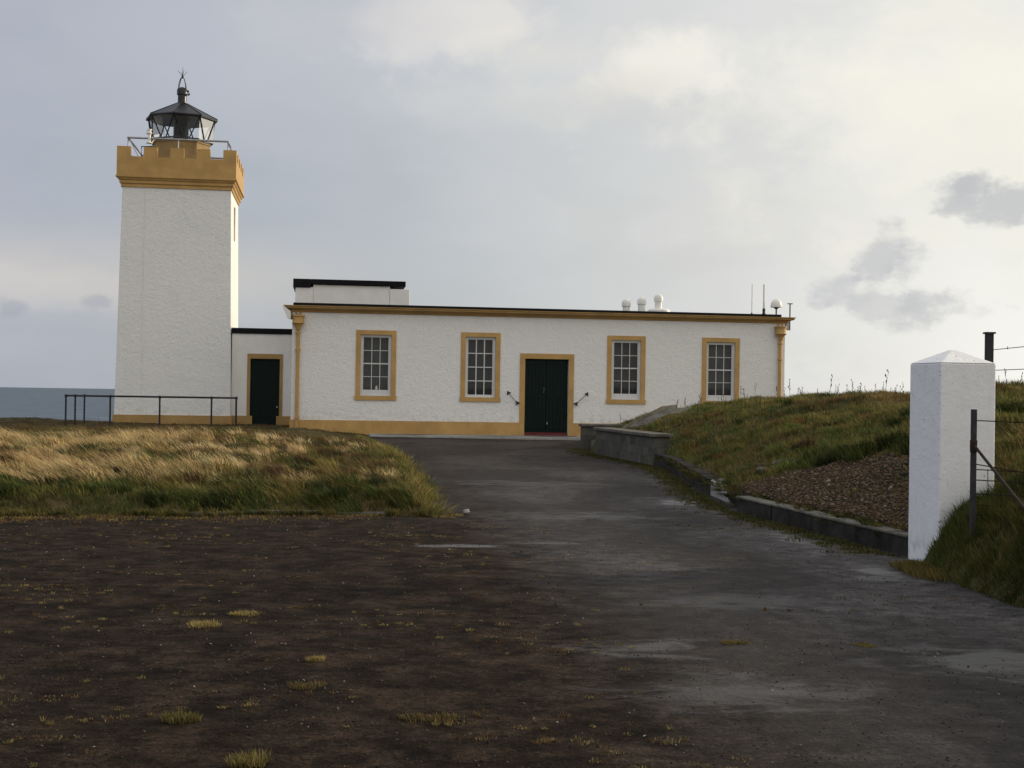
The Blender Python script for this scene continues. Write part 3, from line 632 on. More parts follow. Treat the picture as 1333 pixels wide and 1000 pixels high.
# low retaining kerb as a row of cast lengths
def kerb_run(pts, h, th, label, m_='dark_concrete', top='concrete'):
    o = empty('retaining_kerb', (pts[0][0], pts[0][1], 0), 0, label, 'kerb wall')
    f = MB(); tp = MB(); n_ = len(pts)
    rr = random.Random(int(pts[0][1] * 10))
    for i in range(n_ - 1):
        a = Vector((*pts[i], 0)) - Vector((*pts[0], 0)); b = Vector((*pts[i + 1], 0)) - Vector((*pts[0], 0)); d_ = (b - a).normalized(); nn = Vector((-d_.y, d_.x, 0))
        L_ = (b - a).length; k = max(1, round(L_ / 1.1))
        for j in range(k):
            p = a + (b - a) * (j / k) + d_ * .008; q2 = a + (b - a) * ((j + 1) / k) - d_ * .008
            off = nn * rr.uniform(-.006, .006); dz = rr.uniform(-.007, .007); p = p + off; q2 = q2 + off
            z = h + dz
            for mm, z0, z1, e in ((f, -.15, z - .03, 0), (tp, z - .029, z, .012)):
                P0, P1, P2, P3 = p - nn * e, q2 - nn * e, q2 + nn * (th + e), p + nn * (th + e)
                mm.add([(P0.x, P0.y, z0), (P1.x, P1.y, z0), (P2.x, P2.y, z0), (P3.x, P3.y, z0), (P0.x, P0.y, z1), (P1.x, P1.y, z1), (P2.x, P2.y, z1), (P3.x, P3.y, z1)],
                       [(0, 3, 2, 1), (4, 5, 6, 7), (0, 1, 5, 4), (1, 2, 6, 5), (2, 3, 7, 6), (3, 0, 4, 7)])
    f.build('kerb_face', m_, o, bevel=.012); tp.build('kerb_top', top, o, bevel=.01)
    return o
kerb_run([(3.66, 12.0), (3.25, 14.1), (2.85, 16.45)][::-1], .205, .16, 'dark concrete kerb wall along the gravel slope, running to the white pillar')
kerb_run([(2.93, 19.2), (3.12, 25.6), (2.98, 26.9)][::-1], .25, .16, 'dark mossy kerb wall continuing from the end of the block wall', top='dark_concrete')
# broken concrete lumps between the two kerbs
def lump(name, x, y, z, sx, sy, sz, rz, m_, seed, label=None, cat=None, group=None):
    bm = bmesh.new(); bmesh.ops.create_icosphere(bm, subdivisions=3, radius=1)
    r = random.Random(seed); ph = [r.uniform(0, 6) for _ in range(6)]
    for v in bm.verts:
        c = v.co; mx = max(abs(c.x), abs(c.y), abs(c.z)); c *= (.55 + .45 / mx) * (1 + .12 * math.sin(3 * c.x + ph[0]) * math.sin(4 * c.y + ph[1]) + .06 * math.sin(8 * c.z + ph[2]))
        v.co = Vector((c.x * sx, c.y * sy, c.z * sz))
    me = bpy.data.meshes.new(name); bm.to_mesh(me); bm.free(); me.materials.append(M[m_])
    o = bpy.data.objects.new(name, me); col.objects.link(o); o.location = (x, y, z); o.rotation_euler = (r.uniform(-.25, .25), r.uniform(-.25, .25), rz)
    if label: tag(o, label, cat, group)
    return o
gl = 'broken concrete lumps in the gap of the kerb'; ll = 'broken lump of grey concrete lying between the two dark kerb walls'
for i, (x, y, z, sx, sy, sz, rz) in enumerate([(3.25, 18.2, .12, .16, .30, .08, -.5), (3.05, 17.2, .10, .13, .30, .08, .2), (3.35, 17.3, .18, .2, .25, .07, 0)]):
    lump('concrete_lump', x, y, z, sx, sy, sz, rz, 'dark_concrete', 50 + i, ll, 'concrete lump', gl)
ds_ = MB().add([(2.93, 19.15, .23), (3.12, 19.15, .26), (3.16, 18.4, .15), (2.97, 18.35, .12), (3.20, 17.5, .13), (3.02, 17.45, .09), (2.93, 19.15, -.1), (3.12, 19.15, -.1), (3.16, 18.4, -.1), (2.97, 18.35, -.1), (3.20, 17.5, -.1), (3.02, 17.45, -.1)],
               [(0, 3, 2, 1), (3, 5, 4, 2), (6, 7, 8, 9), (9, 8, 10, 11), (0, 1, 7, 6), (0, 6, 9, 3), (3, 9, 11, 5), (5, 11, 10, 4), (4, 10, 8, 2), (2, 8, 7, 1)]).build('drain_slab', 'light_concrete', None, bevel=.015)
tag(ds_, 'pale concrete slab sloping down at the broken end of the mossy kerb wall', 'slab')
# sloping slab half sunk into the mound
SL = empty('concrete_slab', (3.6, 34.0, 0), 0, 'grey sloping concrete slab half buried in the grass mound', 'slab')
SL.rotation_euler = (0, 0, R(-4))
def slab(mb, pts, th):
    n_ = len(pts); mb.add([(p[0], p[1], p[2]) for p in pts] + [(p[0], p[1], p[2] - th) for p in pts], [tuple(range(n_)), tuple(range(2 * n_ - 1, n_ - 1, -1))] + [(i, (i + 1) % n_, n_ + (i + 1) % n_, n_ + i) for i in range(n_)])
m1 = MB(); slab(m1, [(-.75, -1.2, .66), (.30, -.2, 1.20), (.75, .5, 1.25), (-.40, .5, .78)], .3); m1.build('slab', 'concrete', SL, bevel=.02)
m2 = MB(); slab(m2, [(-.60, -1.5, .68), (.42, -.6, 1.165), (1.05, -.4, 1.18), (.55, -1.1, .98), (.1, -1.6, .76)], .3); m2.build('upper_slab', 'concrete', SL, bevel=.02)
# half-buried edging of the left bank
kb = empty('bank_edging', (-3.9, 14.86, 0), math.atan(.17), 'half buried concrete edging at the foot of the grass bank', 'edging')
f = MB()
for j, (a, b, z) in enumerate([(0, .86, .035), (.875, 1.72, .05), (1.735, 2.5, .03)]): f.box(a, b, 0, .12, -.1, z)
f.build('kerb_stones', 'concrete', kb, bevel=.015)

# ------------------------------------------------------------------ gate pillar and fences
PL = empty('gate_pillar', (3.71, 11.30, 0), R(12), 'square whitewashed gate pillar with shallow pyramid cap', 'pillar')
pw = .53
MB().box(0, pw, 0, pw, -.2, 1.765).build('shaft', 'pillar', PL, bevel=.012)
c = pw / 2; e = .006
MB().add([(-e, -e, 1.766), (pw + e, -e, 1.766), (pw + e, pw + e, 1.766), (-e, pw + e, 1.766), (c - .03, c - .03, 1.885), (c + .03, c - .03, 1.885), (c + .03, c + .03, 1.885), (c - .03, c + .03, 1.885)],
         [(0, 3, 2, 1), (4, 5, 6, 7), (0, 1, 5, 4), (1, 2, 6, 5), (2, 3, 7, 6), (3, 0, 4, 7)]).build('cap', 'pillar', PL, bevel=.012)
FP = empty('wire_fence', (3.735, 10.55, 0), 0, 'thin grey post with rusty diagonal stay and wire netting beside the white pillar', 'fence')
MB().box(-.020, .020, -.020, .020, .1, 1.37).build('post', 'post', FP, bevel=.004)
MB().tube([(.0, -.035, 1.07), (.02, -1.1, .62), (.04, -1.9, .28)], .012, 8).lathe([(.026, 1.02), (.03, 1.03), (.03, 1.12), (.02, 1.13)], 8).build('stay', 'soil_metal', FP)
wr = MB()
E1 = (.95, -.25)
for z in (1.28, .885, .80, .69, .60, .52): wr.tube([(.0, 0, z), (E1[0] * .5, E1[1] * .5, z - .012), (E1[0], E1[1], z - .005)], .0045, 5)
wr.tube([(.0, 0, .93), (.95, -.25, .78)], .0045, 5)
for k in range(1, 9):
    x = E1[0] * k / 9; y = E1[1] * k / 9; dxx = .008 * math.sin(k * 2.1); wr.tube([(x, y, .89), (x + dxx, y, .7), (x - dxx * .5, y, .50)], .0034, 5)
wr.build('wire', 'soil_metal', FP)
BF = empty('wire_fence', (5.11, 14.0, 0), 0, 'dark metal fence post with two wires rising behind the white pillar', 'fence')
MB().box(-.036, .036, -.036, .036, 1.0, 2.16).box(-.052, .052, -.052, .052, 2.161, 2.18).build('post', 'post', BF)
wr = MB()
for z in (1.99, 1.77): wr.tube([(.03, -.03, z), (-.1, -1.2, z - .012), (-.25, -2.8, z)], .004, 5)
for k in range(1, 14): wr.tube([(.03 - .02 * k, -.2 * k, 1.975), (.032 - .02 * k, -.2 * k, 2.005)], .004, 4) if k % 3 == 0 else None
wr.build('wire', 'soil_metal', BF)

# ------------------------------------------------------------------ grass
def patch(x, y, s, seed): return .5 + .5 * np.clip(bumps(x, y, s, seed) * 2.2, -1, 1)
STRAW = np.array([.48, .33, .15]); STRAW2 = np.array([.62, .455, .235]); GREEN = np.array([.085, .105, .026]); DGREEN = np.array([.034, .048, .014]); BROWN = np.array([.11, .066, .034]); OLIVE = np.array([.19, .15, .048]); RUST = np.array([.19, .09, .036])
def lerp(a, b, t): return a + (b - a) * np.asarray(t)[:, None]
def blades(bx, by, bz, h, wd, lx, ly, droop):
    """vectorised blades: 2 quads' worth of ribbon; returns verts, quads, tris"""
    n = len(bx); ang = rng.uniform(0, 2 * np.pi, n); sx, sy = np.cos(ang) * wd / 2, np.sin(ang) * wd / 2
    V = np.zeros((n, 5, 3)); t1 = .55
    for i, (t, sgn) in enumerate(((0, -1), (0, 1), (t1, 1), (t1, -1), (1, 0))):
        k = t ** 1.6; wq = 1.0 if t == 0 else .75
        V[:, i, 0] = bx + lx * k + sx * sgn * wq; V[:, i, 1] = by + ly * k + sy * sgn * wq; V[:, i, 2] = bz + h * (t - droop * t * t)
    base = np.arange(n) * 5
    return V.reshape(-1, 3), np.stack([base, base + 1, base + 2, base + 3], 1), np.stack([base + 3, base + 2, base + 4], 1)
def clump_field(name, cx, cy, cz, ctone, ch, cr, cn, lean, lab_kind='stuff', width=.009):
    """cx.. per-clump arrays; cn = blades per clump"""
    idx = np.repeat(np.arange(len(cx)), cn); n = len(idx)
    a = rng.uniform(0, 2 * np.pi, n); rr = cr[idx] * np.sqrt(rng.uniform(0, 1, n))
    bx, by = cx[idx] + rr * np.cos(a), cy[idx] + rr * np.sin(a); bz = Hf(bx, by) - .01 if cz is None else cz[idx]
    h = ch[idx] * rng.uniform(.45, 1.1, n)
    out = rng.uniform(.1, .8, n) * h * .8
    lx = np.cos(a) * out * rr / cr[idx] + lean[0][idx] * h + rng.normal(0, .12, n) * h; ly = np.sin(a) * out * rr / cr[idx] + lean[1][idx] * h + rng.normal(0, .12, n) * h
    V, Q, Tn = blades(bx, by, bz, h, width * rng.uniform(.6, 1.4, n) * (1 + .0 * h), lx, ly, rng.uniform(.0, .45, n))
    tone = ctone[idx] * (rng.uniform(.78, 1.22, len(cx))[idx] * np.clip(rng.lognormal(0, .38, n), .35, 2.1))[:, None] * (1 + rng.normal(0, .06, (n, 3)))
    return V, Q, Tn, np.repeat(np.clip(tone, .004, .8), 5, axis=0)
def link_grass(name, parts, label, cat='grass'):
    vs, qs, ts, tn = [], [], [], []; o = 0
    for V, Q, Tn, c in parts: vs.append(V); qs.append(Q + o); ts.append(Tn + o); tn.append(c); o += len(V)
    return tag(fast(name, np.concatenate(vs), np.concatenate(qs), np.concatenate(ts), 'blade', np.concatenate(tn)), label, cat, kind='stuff')

def inbuild(x, y):
    u = (x - C0.x) * DU.x + (y - C0.y) * DU.y; v = (x - C0.x) * DV.x + (y - C0.y) * DV.y
    return ((u > -.1) & (u < 17.4) & (v > -.1)) | ((u > -6.7) & (u < .2) & (v > TV - .25))
# left bank, nearer clumps denser
def scatter(n, x0, x1, y0, y1, bias=1.6):
    t = rng.uniform(0, 1, n) ** bias; y = y0 + (y1 - y0) * t; x = rng.uniform(x0, x1, n); return x, y
x, y = scatter(30000, -19, -.4, 14.4, 50)
lim = -(y * .425 + .8)
d_ = dleft(x, y); k = (d_ > .03) & (x > lim) & (~inbuild(x, y)); x, y, d_ = x[k], y[k], d_[k]
dist_f = y - lfront(x)
p1 = patch(x, y, .55, 31); p2 = patch(x * .5, y * 1.3, 1.1, 32); p3 = patch(x, y, 1.7, 33); rnd = rng.uniform(0, 1, len(x))
b2 = sm((dist_f - .9 - .5 * p3) / .5) * (1 - sm((dist_f - 3.0 - 1.0 * p1) / .8)); b1 = sm((dist_f - 4.2 - p1) / .8) * (1 - sm((dist_f - 10 - 3 * p3) / 2)) * (1 - sm((x + 5.5 + 2 * p2) / 1.5))
straw = np.maximum(b2 * (1 - .8 * sm((x + 4.0 + p2) / 1.6)), b1) * sm((p3 * .45 + p2 * .4 + patch(x, y, 4.5, 37) * .3 + rnd * .35 - .60) / .2)
straw = np.maximum(straw, .7 * (patch(x, y, 2.6, 35) > .88) * (dist_f > 1.0) * (y < 30))
tone = lerp(np.repeat(GREEN[None], len(x), 0), DGREEN, sm(p3 * 1.4 - .5)); tone = tone + (OLIVE - tone) * (sm(rnd * 1.6 - .35 + .4 * sm((dist_f - 1.5) / 2)) * .75)[:, None]
brown = sm((p1 * .5 + (1 - p2) * .5 + rnd * .35 - .55) / .2) * sm((dist_f - 1.2) / 1.5); tone = tone + (BROWN - tone) * (brown * .8)[:, None]
back = sm((y - 32) / 6); tone = tone + (BROWN * .8 - tone) * (back * .75)[:, None]
rimr = sm((1.2 - (led(y) - x)) / 1.0); tone = tone + (np.array([.16, .13, .045]) - tone) * (rimr * .6 * rng.uniform(0, 1, len(x)))[:, None]
st = STRAW + (STRAW2 - STRAW) * rng.uniform(0, 1, len(x))[:, None]; tone = tone + (st - tone) * straw[:, None]
hh = .07 + .12 * rng.uniform(0, 1, len(x)) ** 1.5 + straw * .17 * rng.uniform(.4, 1, len(x)); hh *= .65 + .35 * sm(d_ / .4); hh *= 1 - .55 * back
leanx = -.25 - .65 * straw * rng.uniform(.5, 1.2, len(x)) + rng.normal(0, .2, len(x)); leany = -.25 * rng.uniform(0, 1, len(x))
cn = np.where(y < 22, 20, np.where(y < 30, 15, 11)); cr = rng.uniform(.04, .16, len(x)) * (1 + (y > 25) * .4)
lf1 = clump_field('g', x, y, None, tone, hh, cr, cn, (leanx, leany), width=.010)
def tussocks(x, y, tone, h, rad, nb, lx, ly, width=.011):
    return clump_field('g', x, y, None, tone, h, rad, nb, (lx, ly), width=width)
def jit(c, n): return np.array(c)[None] * rng.uniform(.8, 1.25, (n, 1))
nT = 2100; xt, yt = scatter(nT, -15, -.6, 15, 36, 1.3); k = (dleft(xt, yt) > .12) & (xt > -(yt * .425 + .8)) & (~inbuild(xt, yt)); xt, yt = xt[k], yt[k]; nT = len(xt)
ft = yt - lfront(xt); q3 = patch(xt, yt, .8, 36); ch_ = rng.uniform(0, 1, nT)
pal = np.array([GREEN * .9, DGREEN * .8, OLIVE * .9, BROWN, STRAW * .9, STRAW2, np.array([.19, .15, .05])])
pick = np.where(ft < 1.4, rng.choice([0, 1, 1, 2, 0], nT), np.where(ch_ < .22 + .30 * q3, np.where((xt > -3.6) & (ch_ > .15), rng.choice([6, 2, 3], nT), rng.choice([4, 5, 6, 5], nT)), rng.choice([1, 2, 3, 3, 0, 1], nT)))
pick = np.where(yt > 30, rng.choice([1, 3, 3, 2], nT), pick)
lft = tussocks(xt, yt, pal[pick] * rng.uniform(.8, 1.25, (nT, 1)), rng.uniform(.13, .26, nT) * (1 - .45 * sm((yt - 28) / 6)), rng.uniform(.08, .22, nT), np.where(yt < 24, 170, 90), np.full(nT, -.55) + rng.normal(0, .2, nT), rng.normal(-.25, .15, nT))
ye_ = rng.uniform(15.3, 40, 260) ; xe_ = led(ye_) + .16 * bumps(led(ye_), ye_, 2.0, 14) - rng.uniform(0, .35, 260)
lfe = tussocks(xe_, ye_, lerp(np.repeat((GREEN * .9)[None], 260, 0), np.array([.26, .20, .075]), rng.uniform(0, 1, 260)), rng.uniform(.10, .27, 260) * (1 - .4 * sm((ye_ - 28) / 8)), rng.uniform(.10, .26, 260), np.full(260, 150), rng.normal(-.1, .35, 260), rng.normal(-.3, .2, 260))
# taller seed-head stems
k = rng.uniform(0, 1, len(x)) < .05; xx, yy = x[k], y[k]
lf2 = clump_field('g', xx, yy, None, np.repeat((BROWN * 1.1)[None], len(xx), 0), np.full(len(xx), .36) * (1 - .15 * sm((yy - 30) / 10)), np.full(len(xx), .06), np.full(len(xx), 2), (np.full(len(xx), -.2), np.zeros(len(xx))), width=.006)
nF = 520; xf = rng.uniform(-7.5, -.9, nF); xf = xf[patch(xf, xf * 0, 2.9, 74) > rng.uniform(0, .9, nF)]; nF = len(xf); yf = lfront(xf) - .12 * bumps(xf, lfront(xf), 2.3, 16) - .22 * patch(xf, xf * 0, 4.1, 75) * rng.uniform(0, 1, nF) + rng.uniform(-.05, .12, nF)
lff = clump_field('g', xf, yf, np.full(nF, .01), lerp(np.repeat(DGREEN[None], nF, 0), OLIVE, rng.uniform(0, 1, nF)), rng.uniform(.05, .13, nF), rng.uniform(.03, .08, nF), np.full(nF, 30), (rng.normal(-.3, .2, nF), np.full(nF, -.5)), width=.006)
link_grass('bank_grass', [lf1, lf2, lft, lff, lfe], 'straw and green windblown grass covering the bank left of the drive')

# right mound
def gravelly(x, y):
    dr = x - red(y); up_ = np.interp(y, [11.6, 14, 16.5, 18.5], [3.2, 2.35, 1.25, .05]) + .30 * bumps(x, y, 3, 44) + .22 * bumps(x, y, 9, 45)
    return (y > 11.7) & (y < 17.9) & (dr < up_) & (x < .3035 * y + .35)
x, y = scatter(34000, 2.0, 19, 11.9, 41.5, 1.35)
k = (x > red(y) + .16) & (x < y * .43 + .6) & (~gravelly(x, y)); x, y = x[k], y[k]
onslab = (x > 2.8) & (x < 4.55) & (y > 32.4) & (y < 34.6) & ~(rng.uniform(0, 1, len(x)) < .04); x, y = x[~onslab], y[~onslab]
wd = np.array([(2.06, 31.8), (2.93, 26.93)]); onw = (y > 26.7) & (y < 35.2) & (x < red(y) + .30); x, y = x[~onw], y[~onw]
p1 = patch(x, y, .5, 51); p2 = patch(x * .6, y, 1.0, 52); p3 = patch(x, y, 2.0, 53); rnd = rng.uniform(0, 1, len(x)); dr = x - red(y)
tone = lerp(np.repeat(GREEN[None] * 1.15, len(x), 0), DGREEN, sm(p3 * 1.5 - .55))
tone = tone + (OLIVE * 1.05 - tone) * (sm((p1 * .5 + rnd * .6 - .4) / .35) * .8)[:, None]
tone = tone + (BROWN * 1.05 - tone) * (sm((p2 * .6 + rnd * .3 + .15 * sm((dr - 3) / 3) - .55) / .2) * .8)[:, None]
tone = tone + (np.array([.24, .17, .06]) - tone) * (sm((p2 * .4 + (1 - p1) * .35 + rnd * .35 - .62) / .15) * .5)[:, None]
hh = .07 + .08 * rng.uniform(0, 1, len(x)) + .06 * p3; cr = rng.uniform(.06, .18, len(x)); cn = np.where(y < 20, 26, np.where(y < 28, 18, 12))
r1 = clump_field('g', x, y, None, tone, hh, cr, cn, (rng.normal(-.25, .25, len(x)), rng.normal(-.1, .25, len(x))), width=.0085)
nT = 2100; xt, yt = scatter(nT, 2.4, 17, 12, 40, 1.2); k = (xt > red(yt) + .3) & (xt < yt * .43 + .5) & (~gravelly(xt, yt)) & ~((xt > 2.7) & (xt < 4.6) & (yt > 32.2) & (yt < 34.8)) & ~((yt > 26.7) & (yt < 35.2) & (xt < red(yt) + .5)); xt, yt = xt[k], yt[k]
# a dark fringe of rank grass along the top of the gravel slope
ye = rng.uniform(12.2, 17.6, 90); xe = np.minimum(red(ye) + np.interp(ye, [11.6, 14, 16.5, 18.5], [3.2, 2.35, 1.25, .05]) + .1, .3035 * ye + .3) + rng.uniform(-.05, .3, 90)
yg = rng.uniform(12.1, 17.9, 160); xg = red(yg) + .25 + rng.uniform(0, 1, 160) ** .7 * 2.8; kg = gravelly(xg, yg); xg, yg = xg[kg], yg[kg]
r3 = tussocks(xg, yg, jit(OLIVE * .7, len(xg)), rng.uniform(.04, .09, len(xg)), rng.uniform(.04, .10, len(xg)), np.full(len(xg), 60), rng.normal(-.2, .3, len(xg)), rng.normal(-.2, .25, len(xg)), .006)
# growth creeping over the kerbs
yo = rng.uniform(12.1, 27, 330); yo = yo[(yo < 16.3) & (rng.uniform(0, 1, 330) < .6) | (yo > 17)]; xo = red(yo) - .02 + rng.uniform(-.10, .22, len(yo)); no = len(xo)
r4 = clump_field('g', xo, yo, rng.uniform(.10, .22, no), lerp(np.repeat(DGREEN[None], no, 0), OLIVE * .7, rng.uniform(0, 1, no)), rng.uniform(.04, .10, no), rng.uniform(.04, .10, no), np.full(no, 50), (rng.normal(-.9, .3, no), np.full(no, -.3)), width=.007)
xt, yt = np.concatenate([xt, xe]), np.concatenate([yt, ye]); nT = len(xt); q3 = patch(xt, yt, .7, 56); q4 = patch(xt, yt, 1.5, 57)
pal = np.array([GREEN, DGREEN * .75, OLIVE, BROWN, RUST, np.array([.26, .19, .07]), GREEN * 1.5])
pick = np.where(rng.uniform(0, 1, nT) < .25 + .5 * q3, rng.choice([2, 3, 4, 5, 3], nT), rng.choice([0, 1, 1, 6, 0], nT)); pick[-90:] = rng.choice([1, 1, 0], 90)
r2 = tussocks(xt, yt, pal[pick] * rng.uniform(.75, 1.2, (nT, 1)), rng.uniform(.08, .19, nT), rng.uniform(.07, .22, nT), np.where(yt < 24, 170, 80), rng.normal(-.3, .3, nT), rng.normal(-.2, .25, nT))
link_grass('mound_grass', [r1, r2, r3, r4], 'short green and rust coloured grass on the mound right of the drive')
# verge around the pillar's foot
x = rng.uniform(3.3, 6.2, 5200); y = rng.uniform(8.2, 12.4, 5200)
infr = ~((x > 3.58) & (x < 4.35) & (y > 11.26) & (y < 11.95))
k = (x > red(y) - .02) & (x < y * .42 + .25) & infr & ~gravelly(x, y); x, y = x[k], y[k]
p1 = patch(x, y, 2.5, 61); p2 = patch(x, y, 1.6, 62); rnd = rng.uniform(0, 1, len(x))
tone = lerp(np.repeat(GREEN[None] * .9, len(x), 0), DGREEN * .9, sm(p1 * 1.3 - .3)); tone = tone + (OLIVE * .85 - tone) * (sm((p2 * .6 + rnd * .5 - .45) / .3) * .7)[:, None]
hh = .09 + .09 * rng.uniform(0, 1, len(x)); hh *= .5 + .5 * sm((x - red(y)) / .3)
v1 = clump_field('g', x, y, None, tone, hh, rng.uniform(.03, .08, len(x)), np.full(len(x), 34), (rng.normal(-.35, .2, len(x)), rng.normal(-.25, .2, len(x))), width=.0048)
# fringe in front of the pillar's left face and along the kerb foot
xf = np.concatenate([rng.uniform(3.42, 3.7, 90), rng.uniform(3.3, 3.55, 100)]); yf = np.concatenate([rng.uniform(11.0, 11.25, 90), rng.uniform(10.4, 11.3, 100)])
v2 = clump_field('g', xf, yf, np.full(len(xf), .0), np.repeat((OLIVE * .8)[None], len(xf), 0), np.full(len(xf), .09), np.full(len(xf), .05), np.full(len(xf), 24), (np.full(len(xf), -.3), np.full(len(xf), -.1)), width=.005)
link_grass('verge_grass', [v1, v2], 'dark green long grass around the foot of the white pillar')

# mossy strip at the kerb foot and tiny weeds in the yard
ks = []
yk = rng.uniform(12.0, 35, 1500); xk = red(yk) - .18 - np.abs(rng.normal(0, .20, 1500)); keep = rng.uniform(0, 1, 1500) < .85; xk, yk = xk[keep], yk[keep]
tone = lerp(np.repeat(DGREEN[None], len(xk), 0), OLIVE * .55, rng.uniform(0, 1, len(xk)))
ks.append(clump_field('g', xk, yk, np.zeros(len(xk)), tone, np.full(len(xk), .035), rng.uniform(.04, .13, len(xk)), np.full(len(xk), 22), (np.zeros(len(xk)), np.zeros(len(xk))), width=.010))
# foot of the left bank
xk = rng.uniform(-8, -.6, 700); yk = lfront(xk) + .1 - np.abs(rng.normal(0, .30, 700)) * (.3 + 1.6 * patch(xk, xk * 0, 2.4, 73)); tone = lerp(np.repeat(OLIVE[None], 700, 0), BROWN, rng.uniform(0, 1, 700))
ks.append(clump_field('g', xk, yk, np.zeros(700), tone, np.full(700, .03), rng.uniform(.03, .12, 700), np.full(700, 16), (np.zeros(700), np.zeros(700)), width=.008))
nw = 2300; yk = 4.8 + 10.2 * rng.uniform(0, 1, nw) ** 1.0; xk = rng.uniform(-1, 1, nw) * yk * .42
dens = np.where(xk < (13 - yk) * .10, 1.0, .16) * (.06 + patch(xk, yk, 1.5, 71) * patch(xk, yk, 3.4, 72) * 1.5); k = rng.uniform(0, 1.5, nw) < dens; xk, yk = xk[k], yk[k]; nw = len(xk)
# weeds follow cracks: small trains of flat clumps
cx, cy = [], []
for a, b in zip(xk, yk):
    m_ = rng.integers(1, 9) if rng.uniform() < .4 else 1; th = rng.normal(0, .35)
    for j in range(m_): t = rng.normal(0, .10) * m_ * .5; cx.append(a + math.cos(th) * t); cy.append(b + math.sin(th) * t + rng.normal(0, .02))
cx, cy = np.array(cx), np.array(cy); nc = len(cx); rnd = rng.uniform(0, 1, nc)
tone = lerp(np.repeat(np.array([[.20, .16, .065]]), nc, 0), BROWN * .8, sm(rnd * 2.0 - .4)); hb_ = rng.uniform(.005, .016, nc) + .02 * rng.uniform(0, 1, nc) ** 4
ks.append(clump_field('g', cx, cy, np.full(nc, .0), tone, hb_, rng.uniform(.010, .03, nc) + .05 * rng.uniform(0, 1, nc) ** 5, np.full(nc, 26), (np.zeros(nc), np.zeros(nc)), width=.0035))
link_grass('yard_weeds', ks, 'sparse low weeds and moss growing in the worn tarmac', 'weeds')

# a few larger tufts that can be told apart
def tuft(x, y, r, h, tone, label):
    cl = 12; a = rng.uniform(0, 6.28, cl); q2 = r * np.sqrt(rng.uniform(0, 1, cl))
    xx = np.cos(a) * q2 * .85; yy = np.sin(a) * q2 * .6
    V, Q, Tn, c = clump_field('t', xx, yy, np.zeros(cl), np.repeat(np.array(tone)[None], cl, 0), np.full(cl, h), np.full(cl, r * .45), np.full(cl, 55), (np.full(cl, -.1), np.zeros(cl)), width=.004)
    o = fast('grass_tuft', V, Q, Tn, 'blade', c); o.location = (x, y, 0); return tag(o, label, 'grass tuft')
YG = (.26, .20, .075)
for x, y, r, h, c, l in [(-1.41, 5.63, .075, .05, (.12, .10, .035), 'bushy olive grass tuft in the tarmac, lower left of the picture'),
                         (-.98, 5.02, .08, .045, (.16, .13, .045), 'low yellow green grass tuft at the bottom edge of the picture'),
                         (-1.86, 7.95, .12, .03, YG, 'wide flat yellow grass tuft, brightest one on the dark tarmac'),
                         (-1.68, 8.35, .10, .025, YG, 'thin yellow grass streak just behind the brightest yellow tuft'),
                         (-.32, 5.75, .13, .022, (.10, .075, .03), 'long ragged brown weed patch at the lower centre of the tarmac'),
                         (-.98, 6.35, .10, .022, (.12, .09, .04), 'round ragged brown and straw weed patch on the left tarmac'),
                         (-1.02, 6.95, .05, .03, YG, 'small yellow tuft standing alone between brown weed patches'),
                         (2.08, 7.6, .07, .018, (.15, .12, .04), 'flat yellowish tuft on the grey tarmac, leftmost of the right hand tufts'),
                         (1.32, 7.62, .08, .02, (.13, .10, .035), 'olive tuft on the grey tarmac right of the pale puddle sheen')]:
    tuft(x, y, r, h, c, l)

# ------------------------------------------------------------------ loose stones
def chips(name, x, y, z, s, tone, label, cat):
    """irregular little tetra/octa stones"""
    n = len(x); base = np.array([(1, 0, 0), (-1, 0, 0), (0, 1, 0), (0, -1, 0), (0, 0, .7), (0, 0, -.6)])
    F = np.array([(0, 2, 4), (2, 1, 4), (1, 3, 4), (3, 0, 4), (2, 0, 5), (1, 2, 5), (3, 1, 5), (0, 3, 5)])
    V = base[None] * rng.uniform(.55, 1.3, (n, 6, 1)) * s[:, None, None]; a = rng.uniform(0, 6.28, n)[:, None]
    V = V * np.stack([np.ones(n), rng.uniform(.5, 1, n), rng.uniform(.4, .9, n)], 1)[:, None]
    X = V[..., 0] * np.cos(a) - V[..., 1] * np.sin(a); Y = V[..., 0] * np.sin(a) + V[..., 1] * np.cos(a); t = rng.normal(0, .4, n)[:, None]
    Z = V[..., 2] + X * t; V = np.stack([X + x[:, None], Y + y[:, None], Z + z[:, None]], -1).reshape(-1, 3)
    T_ = (F[None] + np.arange(n)[:, None, None] * 6).reshape(-1, 3)
    return tag(fast(name, V, None, T_, 'chips', np.repeat(tone, 6, 0)), label, cat, kind='stuff')
x = rng.uniform(2.9, 7.0, 60000); y = 11.7 + 7 * rng.uniform(0, 1, 60000); k = gravelly(x, y) & (x > red(y) + .1) & (x < y * .42 + .3); x, y = x[k], y[k]
tn = np.array([(.098, .062, .036), (.15, .10, .060), (.042, .032, .023), (.21, .175, .13), (.10, .055, .028)])[rng.choice(5, len(x), p=[.34, .2, .26, .06, .14])] * .85 * rng.uniform(.7, 1.3, (len(x), 1))
chips('gravel', x, y, Hf(x, y) + .005, rng.uniform(.008, .022, len(x)) + .03 * rng.uniform(0, 1, len(x)) ** 6, tn, 'loose rust brown gravel covering the slope left of the white pillar', 'gravel')
n = 34000; y = 4.7 + 11 * rng.uniform(0, 1, n) ** 1.3; x = rng.uniform(-1, 1, n) * y * .43
dens = np.where(x < (13.5 - y) * .10, 1.0, .25) * patch(x, y, 2.2, 81) * (.25 + patch(x, y, 5, 82)) + .02 + .5 * (y > 13) * (x < -1); k = (rng.uniform(0, 1, n) < dens) & (y < lfront(x) - .05) & (x < red(y) - .1); x, y = x[k], y[k]
